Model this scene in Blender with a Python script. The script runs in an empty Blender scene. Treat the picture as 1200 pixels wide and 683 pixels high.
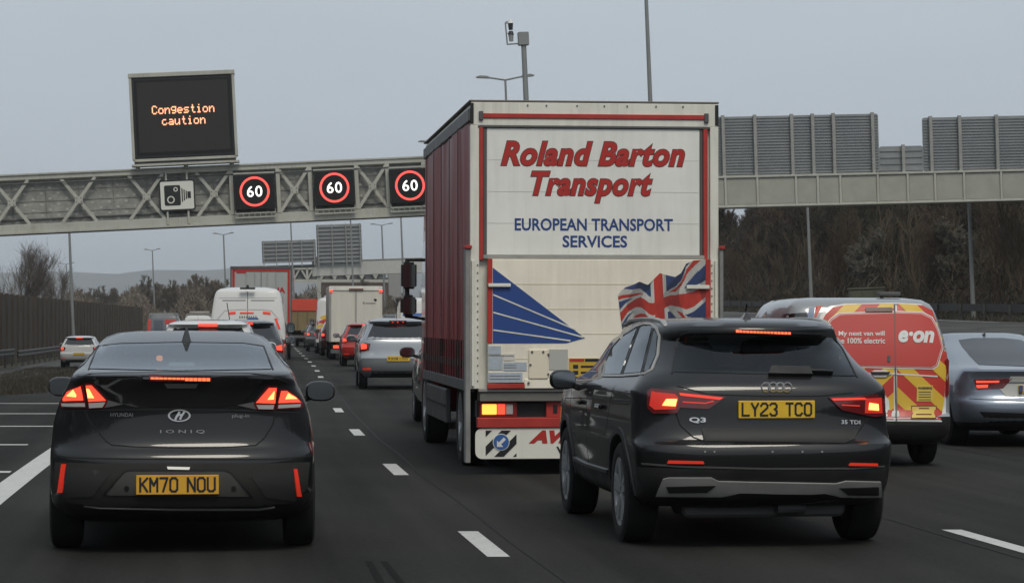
import bpy, bmesh, math, random
from mathutils import Vector, Matrix, geometry
from mathutils.bvhtree import BVHTree
R = math.radians
rnd = random.Random(7)
scene = bpy.context.scene
col = scene.collection

# ------------------------------------------------------------------ camera
CAMZ, F, HY = 1.55, 3000.0, 377.0        # eye height, focal length and horizon of the 1200 px photograph
cam_d = bpy.data.cameras.new('camera'); cam = bpy.data.objects.new('camera', cam_d); col.objects.link(cam)
cam_d.sensor_width = 36; cam_d.lens = 36*F/1200; cam_d.clip_start = .1; cam_d.clip_end = 16000
PITCH = math.atan((HY-341.5)/F)
cam.location = (0, 0, CAMZ); cam.rotation_euler = (math.pi/2+PITCH, 0, 0)
scene.camera = cam
# ------------------------------------------------------------------ world and sun
w = bpy.data.worlds.new('World'); scene.world = w; w.use_nodes = True
nt = w.node_tree; bg = nt.nodes['Background']
SUN_EL, SUN_AZ = R(53), R(165)           # azimuth measured clockwise from +Y (the view direction): behind the camera
sky = nt.nodes.new('ShaderNodeTexSky'); sky.sky_type = 'NISHITA'; sky.sun_disc = False
sky.sun_elevation = SUN_EL; sky.sun_rotation = SUN_AZ; sky.air_density = 1.0; sky.dust_density = 4.0; sky.ozone_density = 1.0
hs = nt.nodes.new('ShaderNodeHueSaturation'); hs.inputs['Saturation'].default_value = .30
mx = nt.nodes.new('ShaderNodeMix'); mx.data_type = 'RGBA'; mx.inputs[0].default_value = .78
mx.inputs[7].default_value = (5.15, 5.85, 6.55, 1)       # the even grey of the cloud deck
nt.links.new(sky.outputs[0], hs.inputs['Color']); nt.links.new(hs.outputs[0], mx.inputs[6])
tc = nt.nodes.new('ShaderNodeTexCoord'); mp = nt.nodes.new('ShaderNodeMapping'); mp.inputs['Scale'].default_value = (1.2, 1.2, 5)
cn = nt.nodes.new('ShaderNodeTexNoise'); cn.inputs['Scale'].default_value = 3.4; cn.inputs['Detail'].default_value = 4
cr = nt.nodes.new('ShaderNodeMapRange'); cr.inputs[3].default_value = .92; cr.inputs[4].default_value = 1.08
ml = nt.nodes.new('ShaderNodeVectorMath'); ml.operation = 'SCALE'
nt.links.new(tc.outputs['Generated'], mp.inputs[0]); nt.links.new(mp.outputs[0], cn.inputs['Vector']); nt.links.new(cn.outputs[0], cr.inputs[0])
nt.links.new(mx.outputs[2], ml.inputs[0]); nt.links.new(cr.outputs[0], ml.inputs['Scale']); nt.links.new(ml.outputs[0], bg.inputs[0])
bg.inputs[1].default_value = .106
sd = bpy.data.lights.new('sun', 'SUN'); sun = bpy.data.objects.new('sun', sd); col.objects.link(sun)
sd.energy = 1.5; sd.angle = R(20); sd.color = (1, .93, .80)
sun.rotation_euler = Vector((-math.sin(SUN_AZ)*math.cos(SUN_EL), -math.cos(SUN_AZ)*math.cos(SUN_EL), -math.sin(SUN_EL))).to_track_quat('-Z', 'Y').to_euler()
scene.view_settings.view_transform = 'Standard'; scene.view_settings.look = 'None'
scene.view_settings.exposure = 0; scene.view_settings.gamma = 1
scene.cycles.volume_bounces = 1; scene.cycles.max_bounces = 8; scene.cycles.transparent_max_bounces = 12

# ------------------------------------------------------------------ geometry of the place
def PX(px, py, Y):                                   # the point at distance Y that the photograph shows at (px, py)
    return Vector(((px-600)/F*Y, Y, CAMZ+(HY-py)/F*Y))
SL = [(-60,-.17),(0,-.132),(17,-.118),(30,-.107),(45,-.092),(60,-.083),(80,-.088),(100,-.096),(135,-.096),(200,-.087),(700,-.08),(5000,-.08)]
def slope(Y):
    for (a, sa), (b, sb) in zip(SL, SL[1:]):
        if Y <= b: return sa+(sb-sa)*max(0, (Y-a)/(b-a))
    return SL[-1][1]
_D = {}; _x = 0.0
for i in range(0, 7001): _D[i] = _x; _x += slope(i+.5)
_x = 0.0
for i in range(0, -401, -1): _D[i] = _x; _x -= slope(i-.5)
_off = -.1575-(_D[17]+(_D[18]-_D[17])*.5)
def D(Y):                                            # the dashed line between the first two lanes
    i = math.floor(Y); t = Y-i
    return _D[i]+(_D[min(i+1, 7000)]-_D[i])*t+_off
def head(Y): return -math.atan(slope(Y))
def lerp(a, b, t): return a+(b-a)*t
def sstep(a, b, x):
    t = min(1, max(0, (x-a)/(b-a))); return t*t*(3-2*t)
def gz(L, Y):                                        # height of the open ground at lateral offset L from that line
    z = 0.0
    if L < -4.5: z -= .62*sstep(45, 100, Y)*sstep(-5.0, -8.5, L)
    if L > 12.5:
        far = 1.5+.0104*max(0, min(Y, 320)-107)
        z += far*sstep(12.5, 30, L)
        if L > 31: z += 1.2*sstep(31, 46, L)+.02*min(L-31, 120)
    return z
TILT = R(2.3)                                        # the carriageway is banked: everything upright leans this much to the left of it

# ------------------------------------------------------------------ materials
MATS = {}
def nodes(m): return m.node_tree.nodes, m.node_tree.links
def mat(name, c, rough=.6, metal=0, coat=0, emit=None, es=0, var=0, vscale=3, bump=0, bscale=40, stretch=None, spec=.5, cr=.06):
    if name in MATS: return MATS[name]
    m = bpy.data.materials.new(name); m.use_nodes = True; N, L = nodes(m); b = N['Principled BSDF']
    c = tuple(c)+(1,)
    b.inputs['Base Color'].default_value = c; b.inputs['Roughness'].default_value = rough; b.inputs['Metallic'].default_value = metal
    b.inputs['Specular IOR Level'].default_value = spec
    if coat: b.inputs['Coat Weight'].default_value = coat; b.inputs['Coat Roughness'].default_value = cr
    if emit: b.inputs['Emission Color'].default_value = tuple(emit)+(1,); b.inputs['Emission Strength'].default_value = es
    if var or bump:
        t = N.new('ShaderNodeTexCoord'); src = t.outputs['Object']
        if stretch:
            q = N.new('ShaderNodeMapping'); q.inputs['Scale'].default_value = stretch; L.new(src, q.inputs[0]); src = q.outputs[0]
    if var:
        n = N.new('ShaderNodeTexNoise'); n.inputs['Scale'].default_value = vscale; n.inputs['Detail'].default_value = 6; n.inputs['Roughness'].default_value = .65
        L.new(src, n.inputs['Vector'])
        mr = N.new('ShaderNodeMapRange'); mr.inputs[1].default_value = .3; mr.inputs[2].default_value = .7; mr.inputs[3].default_value = 1-var; mr.inputs[4].default_value = 1+var
        s = N.new('ShaderNodeVectorMath'); s.operation = 'SCALE'; s.inputs[0].default_value = c[:3]
        L.new(n.outputs[0], mr.inputs[0]); L.new(mr.outputs[0], s.inputs['Scale']); L.new(s.outputs[0], b.inputs['Base Color'])
        if rough < .9:
            r2 = N.new('ShaderNodeMapRange'); r2.inputs[1].default_value = .3; r2.inputs[2].default_value = .7
            r2.inputs[3].default_value = rough*.8; r2.inputs[4].default_value = min(1, rough*1.3); L.new(n.outputs[0], r2.inputs[0]); L.new(r2.outputs[0], b.inputs['Roughness'])
    if bump:
        n2 = N.new('ShaderNodeTexNoise'); n2.inputs['Scale'].default_value = bscale; n2.inputs['Detail'].default_value = 4; L.new(src, n2.inputs['Vector'])
        bp = N.new('ShaderNodeBump'); bp.inputs['Strength'].default_value = bump; bp.inputs['Distance'].default_value = .02
        L.new(n2.outputs[0], bp.inputs['Height']); L.new(bp.outputs[0], b.inputs['Normal'])
    MATS[name] = m; return m
def streaked(name, c, rough=.45, coat=.2, amount=.35, dc=(.22, .20, .16)):
    """painted panel with rain-streaked road grime and scuffs"""
    if name in MATS: return MATS[name]
    m = mat(name, c, rough, coat=coat, var=.06, vscale=1.6); N, L = nodes(m); b = N['Principled BSDF']; src = b.inputs['Base Color'].links[0].from_socket
    t = N.new('ShaderNodeTexCoord'); q = N.new('ShaderNodeMapping'); q.inputs['Scale'].default_value = (9, 9, .55); L.new(t.outputs['Object'], q.inputs[0])
    n = N.new('ShaderNodeTexNoise'); n.inputs['Scale'].default_value = 1.4; n.inputs['Detail'].default_value = 7; n.inputs['Roughness'].default_value = .7; L.new(q.outputs[0], n.inputs['Vector'])
    n2 = N.new('ShaderNodeTexNoise'); n2.inputs['Scale'].default_value = 1.1; n2.inputs['Detail'].default_value = 5; L.new(t.outputs['Object'], n2.inputs['Vector'])
    k = N.new('ShaderNodeMath'); k.operation = 'MULTIPLY'; L.new(n.outputs[0], k.inputs[0]); L.new(n2.outputs[0], k.inputs[1])
    r = N.new('ShaderNodeMapRange'); r.inputs[1].default_value = .22; r.inputs[2].default_value = .42; r.inputs[4].default_value = amount; L.new(k.outputs[0], r.inputs[0])
    mi = N.new('ShaderNodeMix'); mi.data_type = 'RGBA'; mi.inputs[7].default_value = tuple(dc)+(1,); L.new(r.outputs[0], mi.inputs[0]); L.new(src, mi.inputs[6]); L.new(mi.outputs[2], b.inputs['Base Color'])
    return m
def paint(name, c, metal=.3, dirt=.35, rough=.3, dc=(.06, .055, .05), coat=1):
    """car paint under a clear coat, with a film of road dirt that thickens towards the sills"""
    if name in MATS: return MATS[name]
    m = bpy.data.materials.new(name); m.use_nodes = True; N, L = nodes(m); b = N['Principled BSDF']
    b.inputs['Metallic'].default_value = metal; b.inputs['Specular IOR Level'].default_value = .25; b.inputs['Coat Weight'].default_value = coat; b.inputs['Coat Roughness'].default_value = .03
    t = N.new('ShaderNodeTexCoord'); sp = N.new('ShaderNodeSeparateXYZ'); L.new(t.outputs['Object'], sp.inputs[0])
    n = N.new('ShaderNodeTexNoise'); n.inputs['Scale'].default_value = 3.2; n.inputs['Detail'].default_value = 8; n.inputs['Roughness'].default_value = .7; L.new(t.outputs['Object'], n.inputs['Vector'])
    mr = N.new('ShaderNodeMapRange'); mr.inputs[1].default_value = .9; mr.inputs[2].default_value = .15; mr.inputs[3].default_value = .05; mr.inputs[4].default_value = 1; L.new(sp.outputs['Z'], mr.inputs[0])
    mu = N.new('ShaderNodeMath'); mu.operation = 'MULTIPLY'; L.new(mr.outputs[0], mu.inputs[0]); L.new(n.outputs[0], mu.inputs[1])
    mu2 = N.new('ShaderNodeMath'); mu2.operation = 'MULTIPLY'; mu2.use_clamp = True; mu2.inputs[1].default_value = dirt*2; L.new(mu.outputs[0], mu2.inputs[0])
    mix = N.new('ShaderNodeMix'); mix.data_type = 'RGBA'; mix.inputs[6].default_value = tuple(c)+(1,); mix.inputs[7].default_value = tuple(dc)+(1,)
    L.new(mu2.outputs[0], mix.inputs[0]); L.new(mix.outputs[2], b.inputs['Base Color'])
    r2 = N.new('ShaderNodeMapRange'); r2.inputs[3].default_value = rough; r2.inputs[4].default_value = .75; L.new(mu2.outputs[0], r2.inputs[0]); L.new(r2.outputs[0], b.inputs['Roughness'])
    r3 = N.new('ShaderNodeMapRange'); r3.inputs[3].default_value = .02; r3.inputs[4].default_value = .22; L.new(mu2.outputs[0], r3.inputs[0]); L.new(r3.outputs[0], b.inputs['Coat Roughness'])
    MATS[name] = m; return m
def glass(name, tint=(.3, .33, .33), refl=1.5):
    if name in MATS: return MATS[name]
    m = bpy.data.materials.new(name); m.use_nodes = True; N, L = nodes(m); N.remove(N['Principled BSDF'])
    t = N.new('ShaderNodeBsdfTransparent'); t.inputs[0].default_value = tuple(tint)+(1,)
    g = N.new('ShaderNodeBsdfGlossy'); g.inputs['Roughness'].default_value = .03; g.inputs[0].default_value = (.9, .95, 1, 1)
    f = N.new('ShaderNodeFresnel'); f.inputs[0].default_value = refl; mi = N.new('ShaderNodeMixShader')
    L.new(f.outputs[0], mi.inputs[0]); L.new(t.outputs[0], mi.inputs[1]); L.new(g.outputs[0], mi.inputs[2]); L.new(mi.outputs[0], N['Material Output'].inputs[0])
    MATS[name] = m; return m
def glow(name, c, e): return mat(name, tuple(min(1, x*.5) for x in c), rough=.3, emit=c, es=e)
GREY = mat('galvanised steel', (.30, .30, .28), .55, .35, var=.12, vscale=4, bump=.05)
GREYP = None
DGREY = mat('dark steel', (.10, .10, .10), .6, .2, var=.15)
BLACKP = mat('black plastic', (.009, .009, .010), .55, var=.2, vscale=6)
TRIM = mat('textured black trim', (.012, .012, .013), .5, var=.25, vscale=5)
INNER = mat('black interior', (.006, .006, .006), .9)
SEAT = mat('dark seat cloth', (.12, .14, .17), .9)
RUB = mat('tyre rubber', (.006, .006, .006), .95, var=.3, vscale=8, bump=.3, bscale=60)
ALLOY = mat('brushed alloy', (.42, .43, .45), .35, .9, var=.15, vscale=10)
DALLOY = mat('dark alloy', (.12, .12, .13), .4, .8)
CHROME = mat('chrome trim', (.62, .63, .64), .3, .6)
SATIN = mat('satin silver trim', (.33, .33, .32), .4, .25, var=.1)
GLS = glass('tinted glass', (.78, .82, .82)); DGLS = glass('privacy glass', (.10, .11, .12)); HGLS = glass('rear glass', (.55, .60, .60), 1.5)
MIRG = mat('mirror glass', (.34, .37, .39), .08, 1)
BLKG = mat('black glass', (.006, .006, .007), .06, coat=1)
PLY = mat('yellow plate', (.72, .45, .03), .45, var=.1, vscale=8)
PLW = mat('white plate', (.7, .7, .68), .45)
INK = mat('black print', (.012, .012, .014), .5)
RLENS = mat('red lens', (.32, .012, .012), .15, coat=.6)
DRLENS = mat('smoked red lens', (.12, .008, .010), .15, coat=.6)
CLENS = mat('clear lens', (.42, .40, .40), .15, coat=.6)
REDON = glow('lit red lamp', (1, .07, .035), 1.5)
REDDIM = glow('faintly lit red lamp', (1, .05, .03), .45)
HOT = glow('lit lamp core', (1, .36, .09), 3.2)
ORNG = glow('lit orange lamp', (1, .36, .05), 2.2)
REFL = mat('red reflector', (.62, .03, .015), .3, emit=(1, .06, .03), es=.22)  # no lamp: weak glow put in for the light a reflector returns
WHT = mat('white vehicle paint', (.68, .68, .66), .35, coat=.7, var=.05, vscale=3)
REDP = mat('red paint', (.42, .022, .018), .4, var=.1, vscale=5)
BLUP = mat('blue print', (.022, .055, .21), .45)
YELP = mat('yellow film', (.66, .43, .045), .4)
ORP = mat('red film', (.50, .045, .028), .4)

GREYP = streaked('painted grey steel', (.40, .40, .35), .6, 0, .45, (.20, .18, .14))
# ------------------------------------------------------------------ mesh helpers
def link(name, me, parent=None):
    o = bpy.data.objects.new(name, me); col.objects.link(o)
    if parent is not None: o.parent = parent
    return o
def tag(o, label=None, cat=None, group=None, kind=None):
    if label: o['label'] = label
    if cat: o['category'] = cat
    if group: o['group'] = group
    if kind: o['kind'] = kind
    return o
def empty(name, loc, rz=0, tilt=0, label=None, cat=None, group=None):
    o = bpy.data.objects.new(name, None); col.objects.link(o); o.location = loc; o.empty_display_size = .2
    o.rotation_euler = (0, -tilt, rz); return tag(o, label, cat, group)
def copy_tree(o, parent=None):
    c = o.copy(); col.objects.link(c); c.parent = parent
    for ch in o.children: copy_tree(ch, c)
    return c
class MB:
    def __init__(s): s.v = []; s.f = []; s.m = []
    def add(s, vs, fs, mi=0):
        b = len(s.v); s.v += [tuple(x) for x in vs]; s.f += [tuple(i+b for i in f) for f in fs]; s.m += [mi]*len(fs); return s
    def box(s, x0, x1, y0, y1, z0, z1, mi=0):
        vs = [(x, y, z) for z in (z0, z1) for y in (y0, y1) for x in (x0, x1)]
        return s.add(vs, [(0,2,3,1),(4,5,7,6),(0,1,5,4),(2,6,7,3),(0,4,6,2),(1,3,7,5)], mi)
    def prism(s, pts, a, b, axis='y', mi=0):
        """closed 2D outline pushed from a to b; axis y: points are (x, z); x: (y, z); z: (x, y)"""
        f = {'y': lambda p, t: (p[0], t, p[1]), 'x': lambda p, t: (t, p[0], p[1]), 'z': lambda p, t: (p[0], p[1], t)}[axis]
        n = len(pts); vs = [f(p, a) for p in pts]+[f(p, b) for p in pts]
        fs = [tuple(range(n)), tuple(range(2*n-1, n-1, -1))]+[(i, i+n, (i+1) % n+n, (i+1) % n) for i in range(n)]
        return s.add(vs, fs, mi)
    def cyl(s, p, q, r, r2=None, n=10, mi=0, caps=True):
        p = Vector(p); q = Vector(q); r2 = r if r2 is None else r2; d = (q-p).normalized()
        u = d.orthogonal().normalized(); v = d.cross(u); vs = []
        for c, rr in ((p, r), (q, r2)):
            for i in range(n):
                a = 2*math.pi*i/n; vs.append(c+u*rr*math.cos(a)+v*rr*math.sin(a))
        fs = [(i, (i+1) % n, (i+1) % n+n, i+n) for i in range(n)]
        if caps: fs += [tuple(range(n-1, -1, -1)), tuple(range(n, 2*n))]
        return s.add(vs, fs, mi)
    def bar(s, p, q, w, d, mi=0, up=(0, 1, 0)):
        """rectangular bar from p to q, w across, d along up"""
        p = Vector(p); q = Vector(q); t = (q-p).normalized(); up = Vector(up); sx = t.cross(up).normalized()*w/2; sy = sx.cross(t).normalized()*d/2
        vs = [c+a*sx+b*sy for c in (p, q) for a, b in ((-1, -1), (1, -1), (1, 1), (-1, 1))]
        return s.add(vs, [(3,2,1,0),(4,5,6,7),(0,1,5,4),(1,2,6,5),(2,3,7,6),(3,0,4,7)], mi)
    def lathe(s, prof, c=(0, 0, 0), n=28, mi=0):
        """profile of (axial, radius) turned about the x axis through c"""
        vs = []; m = len(prof)
        for i in range(n):
            a = 2*math.pi*i/n
            for x, r in prof: vs.append((c[0]+x, c[1]+r*math.cos(a), c[2]+r*math.sin(a)))
        fs = [(i*m+j, ((i+1) % n)*m+j, ((i+1) % n)*m+j+1, i*m+j+1) for i in range(n) for j in range(m-1)]
        return s.add(vs, fs, mi)
    def mesh(s, name, mats, bevel=0, smooth=False, ang=35, seg=1):
        me = bpy.data.meshes.new(name); me.from_pydata(s.v, [], s.f)
        for x in (mats if isinstance(mats, (list, tuple)) else [mats]): me.materials.append(x)
        me.polygons.foreach_set('material_index', s.m)
        bm = bmesh.new(); bm.from_mesh(me); bmesh.ops.recalc_face_normals(bm, faces=bm.faces)
        if bevel: bmesh.ops.bevel(bm, geom=[e for e in bm.edges if len(e.link_faces) == 2 and e.calc_face_angle(0) > .5], offset=bevel, segments=seg, affect='EDGES', clamp_overlap=True)
        bm.to_mesh(me); bm.free()
        if smooth or (bevel and seg > 1): me.shade_smooth(); me.set_sharp_from_angle(angle=R(ang))
        return me
    def build(s, name, mats, parent=None, bevel=0, smooth=False, ang=35, seg=1):
        return link(name, s.mesh(name, mats, bevel, smooth, ang, seg), parent)

def sphere_mesh(name, m, sx, sy, sz, sub=2, power=1.0):
    bm = bmesh.new(); bmesh.ops.create_uvsphere(bm, u_segments=16, v_segments=10, radius=1)
    for v in bm.verts:
        c = v.co; v.co = Vector([math.copysign(abs(t)**power, t)*q for t, q in zip(c, (sx, sy, sz))])
    me = bpy.data.meshes.new(name); bm.to_mesh(me); bm.free(); me.materials.append(m); me.shade_smooth(); return me

# text as flat 2D mesh --------------------------------------------------------
def text2d(body, shear=0, bold=0, spacing=1.0, res=3, line=1.0):
    cu = bpy.data.curves.new('t', 'FONT'); cu.body = body; cu.size = 1; cu.shear = shear; cu.offset = bold; cu.resolution_u = res
    cu.space_character = spacing; cu.align_x = 'CENTER'; cu.space_line = line
    o = bpy.data.objects.new('t', cu); col.objects.link(o); dg = bpy.context.evaluated_depsgraph_get(); dg.update()
    me = bpy.data.meshes.new_from_object(o.evaluated_get(dg)); vs = [(v.co.x, v.co.y) for v in me.vertices]; fs = [tuple(p.vertices) for p in me.polygons]
    bpy.data.objects.remove(o); bpy.data.curves.remove(cu); bpy.data.meshes.remove(me)
    return vs, fs
def fit(vs, x0, y0, x1, y1, ref=None):
    r = ref or vs; xa = min(p[0] for p in r); xb = max(p[0] for p in r); ya = min(p[1] for p in r); yb = max(p[1] for p in r)
    return [(lerp(x0, x1, (p[0]-xa)/(xb-xa)), lerp(y0, y1, (p[1]-ya)/(yb-ya))) for p in vs]
def flat_text(name, body, x0, z0, x1, z1, y, m, parent, thick=.004, **k):
    """lettering standing on a plane that faces -y, baseline box (x0, z0)-(x1, z1)"""
    vs, fs = text2d(body, **k); vs = fit(vs, x0, z0, x1, z1)
    b = MB(); b.add([(p[0], y-thick, p[1]) for p in vs], fs); return b.build(name, m, parent)

# number plate characters, drawn with strokes in a 1 x 2 box
STR = {'K': [[(0,0),(0,2)], [(1,2),(.1,.95)], [(.3,1.15),(1,0)]], 'M': [[(0,0),(0,2),(.5,.9),(1,2),(1,0)]], '7': [[(0,2),(1,2),(.4,0)]], '0': [[(0,.3),(0,1.7),(.25,2),(.75,2),(1,1.7),(1,.3),(.75,0),(.25,0),(0,.3)]],
 'N': [[(0,0),(0,2),(1,0),(1,2)]], 'U': [[(0,2),(0,.3),(.25,0),(.75,0),(1,.3),(1,2)]], 'L': [[(0,2),(0,0),(1,0)]], 'Y': [[(0,2),(.5,1),(1,2)], [(.5,1),(.5,0)]], '2': [[(0,1.6),(.25,2),(.75,2),(1,1.7),(1,1.3),(0,.3),(0,0),(1,0)]],
 '3': [[(0,1.75),(.25,2),(.75,2),(1,1.7),(1,1.3),(.7,1.05),(1,.75),(1,.3),(.75,0),(.25,0),(0,.3)]], 'T': [[(0,2),(1,2)], [(.5,2),(.5,0)]], 'C': [[(1,1.65),(.75,2),(.25,2),(0,1.7),(0,.3),(.25,0),(.75,0),(1,.35)]],
 'R': [[(0,0),(0,2),(.75,2),(1,1.7),(1,1.3),(.75,1),(0,1)], [(.5,1),(1,0)]], 'X': [[(0,0),(1,2)], [(0,2),(1,0)]], '8': [[(.25,1.05),(0,1.35),(0,1.7),(.25,2),(.75,2),(1,1.7),(1,1.35),(.75,1.05),(.25,1.05),(0,.75),(0,.3),(.25,0),(.75,0),(1,.3),(1,.75),(.75,1.05)]],
 'V': [[(0,2),(.5,0),(1,2)]], 'B': [[(0,0),(0,2),(.75,2),(1,1.7),(1,1.35),(.75,1.05),(0,1.05)], [(.75,1.05),(1,.75),(1,.3),(.75,0),(0,0)]], 'D': [[(0,0),(0,2),(.65,2),(1,1.6),(1,.4),(.65,0),(0,0)]], '1': [[(.2,1.6),(.55,2),(.55,0)]],
 'F': [[(0,0),(0,2),(1,2)], [(0,1.05),(.8,1.05)]], 'E': [[(1,0),(0,0),(0,2),(1,2)], [(0,1.05),(.8,1.05)]], '9': [[(0,.2),(.25,0),(.7,0),(1,.3),(1,1.7),(.75,2),(.25,2),(0,1.7),(0,1.2),(.25,.95),(1,.95)]], '6': [[(1,1.8),(.75,2),(.3,2),(0,1.7),(0,.3),(.25,0),(.75,0),(1,.3),(1,.8),(.75,1.05),(0,1.05)]],
 'W': [[(0,2),(.2,0),(.5,1.2),(.8,0),(1,2)]], 'Z': [[(0,2),(1,2),(0,0),(1,0)]], 'A': [[(0,0),(.5,2),(1,0)], [(.2,.6),(.8,.6)]]}
STR['O'] = STR['0']
def plate_text(name, text, x0, z0, x1, z1, y, parent, th=.30, m=None):
    if not text: return None
    n = len(text); adv = [1.0 if c != ' ' else .65 for c in text]; gap = .42; tot = sum(adv)+gap*(n-1); k = (x1-x0)/tot; kz = (z1-z0)/2; x = x0; b = MB(); i_ = 0
    for c, a in zip(text, adv):
        for pl in STR.get(c, []):
            for p, q in zip(pl, pl[1:]):
                P = Vector((x+p[0]*k, 0, z0+p[1]*kz)); Q = Vector((x+q[0]*k, 0, z0+q[1]*kz)); d = (Q-P).normalized()*th*k*.38; i_ += 1
                yy = y-.0016-.0001*(i_ % 7); P.y = Q.y = yy; b.bar(P-d, Q+d, th*k, .002)
        x += (a+gap)*k
    return b.build(name, m or INK, parent)

# ------------------------------------------------------------------ car bodies
def pchip(xs, ys):
    n = len(xs); h = [xs[i+1]-xs[i] for i in range(n-1)]; d = [(ys[i+1]-ys[i])/h[i] for i in range(n-1)]; m = [0]*n
    m[0] = d[0]; m[-1] = d[-1]
    for i in range(1, n-1):
        m[i] = 0 if d[i-1]*d[i] <= 0 else (h[i-1]+h[i])*3/((2*h[i]+h[i-1])/d[i-1]+(h[i]+2*h[i-1])/d[i])
    def g(x):
        i = 0
        while i < n-2 and x > xs[i+1]: i += 1
        t = (x-xs[i])/h[i]; a = 2*t**3-3*t*t+1; b = t**3-2*t*t+t; c = -2*t**3+3*t*t; e = t**3-t*t
        return a*ys[i]+b*h[i]*m[i]+c*ys[i+1]+e*h[i]*m[i+1]
    return g
def body_mesh(levels, K=13, KS=22, sub=.045, bow=.03):
    """levels: (z, half width, rear y, front y, rear corner length, rear exponent, front corner length, front exponent)"""
    zs = [l[0] for l in levels]; fn = [pchip(zs, [l[i] for l in levels]) for i in range(1, 8)]
    Z = []
    for a, b in zip(zs, zs[1:]):
        n = max(1, int(math.ceil((b-a)/sub)))
        Z += [a+(b-a)*i/n for i in range(n)]
    Z.append(zs[-1]); vs = []; half = []
    for z in Z:
        wd, yr, yf, lr, nr, lf, nf = [f(z) for f in fn]; pts = []; lr = min(lr, .46*(yf-yr)); lf = min(lf, .46*(yf-yr))
        for i in range(K):
            s = 1-(1-i/K)**2.2; pts.append((wd*s, yr+lr*(1-(max(0, 1-s**nr))**(1/nr))))
        for i in range(KS+1):
            t = i/KS; pts.append((wd+bow*math.sin(math.pi*t), lerp(yr+lr, yf-lf, t)))
        for i in range(K-1, -1, -1):
            s = 1-(1-i/K)**2.2; pts.append((wd*s, yf-lf*(1-(max(0, 1-s**nf))**(1/nf))))
        ring = pts+[(-x, y) for x, y in pts[-2:0:-1]]
        half.append(len(ring)); vs += [(x, y, z) for x, y in ring]
    n = half[0]; fs = []
    for k in range(len(Z)-1):
        for i in range(n): fs.append((k*n+i, k*n+(i+1) % n, (k+1)*n+(i+1) % n, (k+1)*n+i))
    nb = len(vs); m0 = (fn[1](zs[0])+fn[2](zs[0]))/2; m1 = (fn[1](zs[-1])+fn[2](zs[-1]))/2
    vs += [(0, m0, Z[0]), (0, m1, Z[-1]+.004)]; t0 = (len(Z)-1)*n
    for i in range(n): fs.append((nb, (i+1) % n, i)); fs.append((nb+1, t0+i, t0+(i+1) % n))
    return vs, fs
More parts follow.
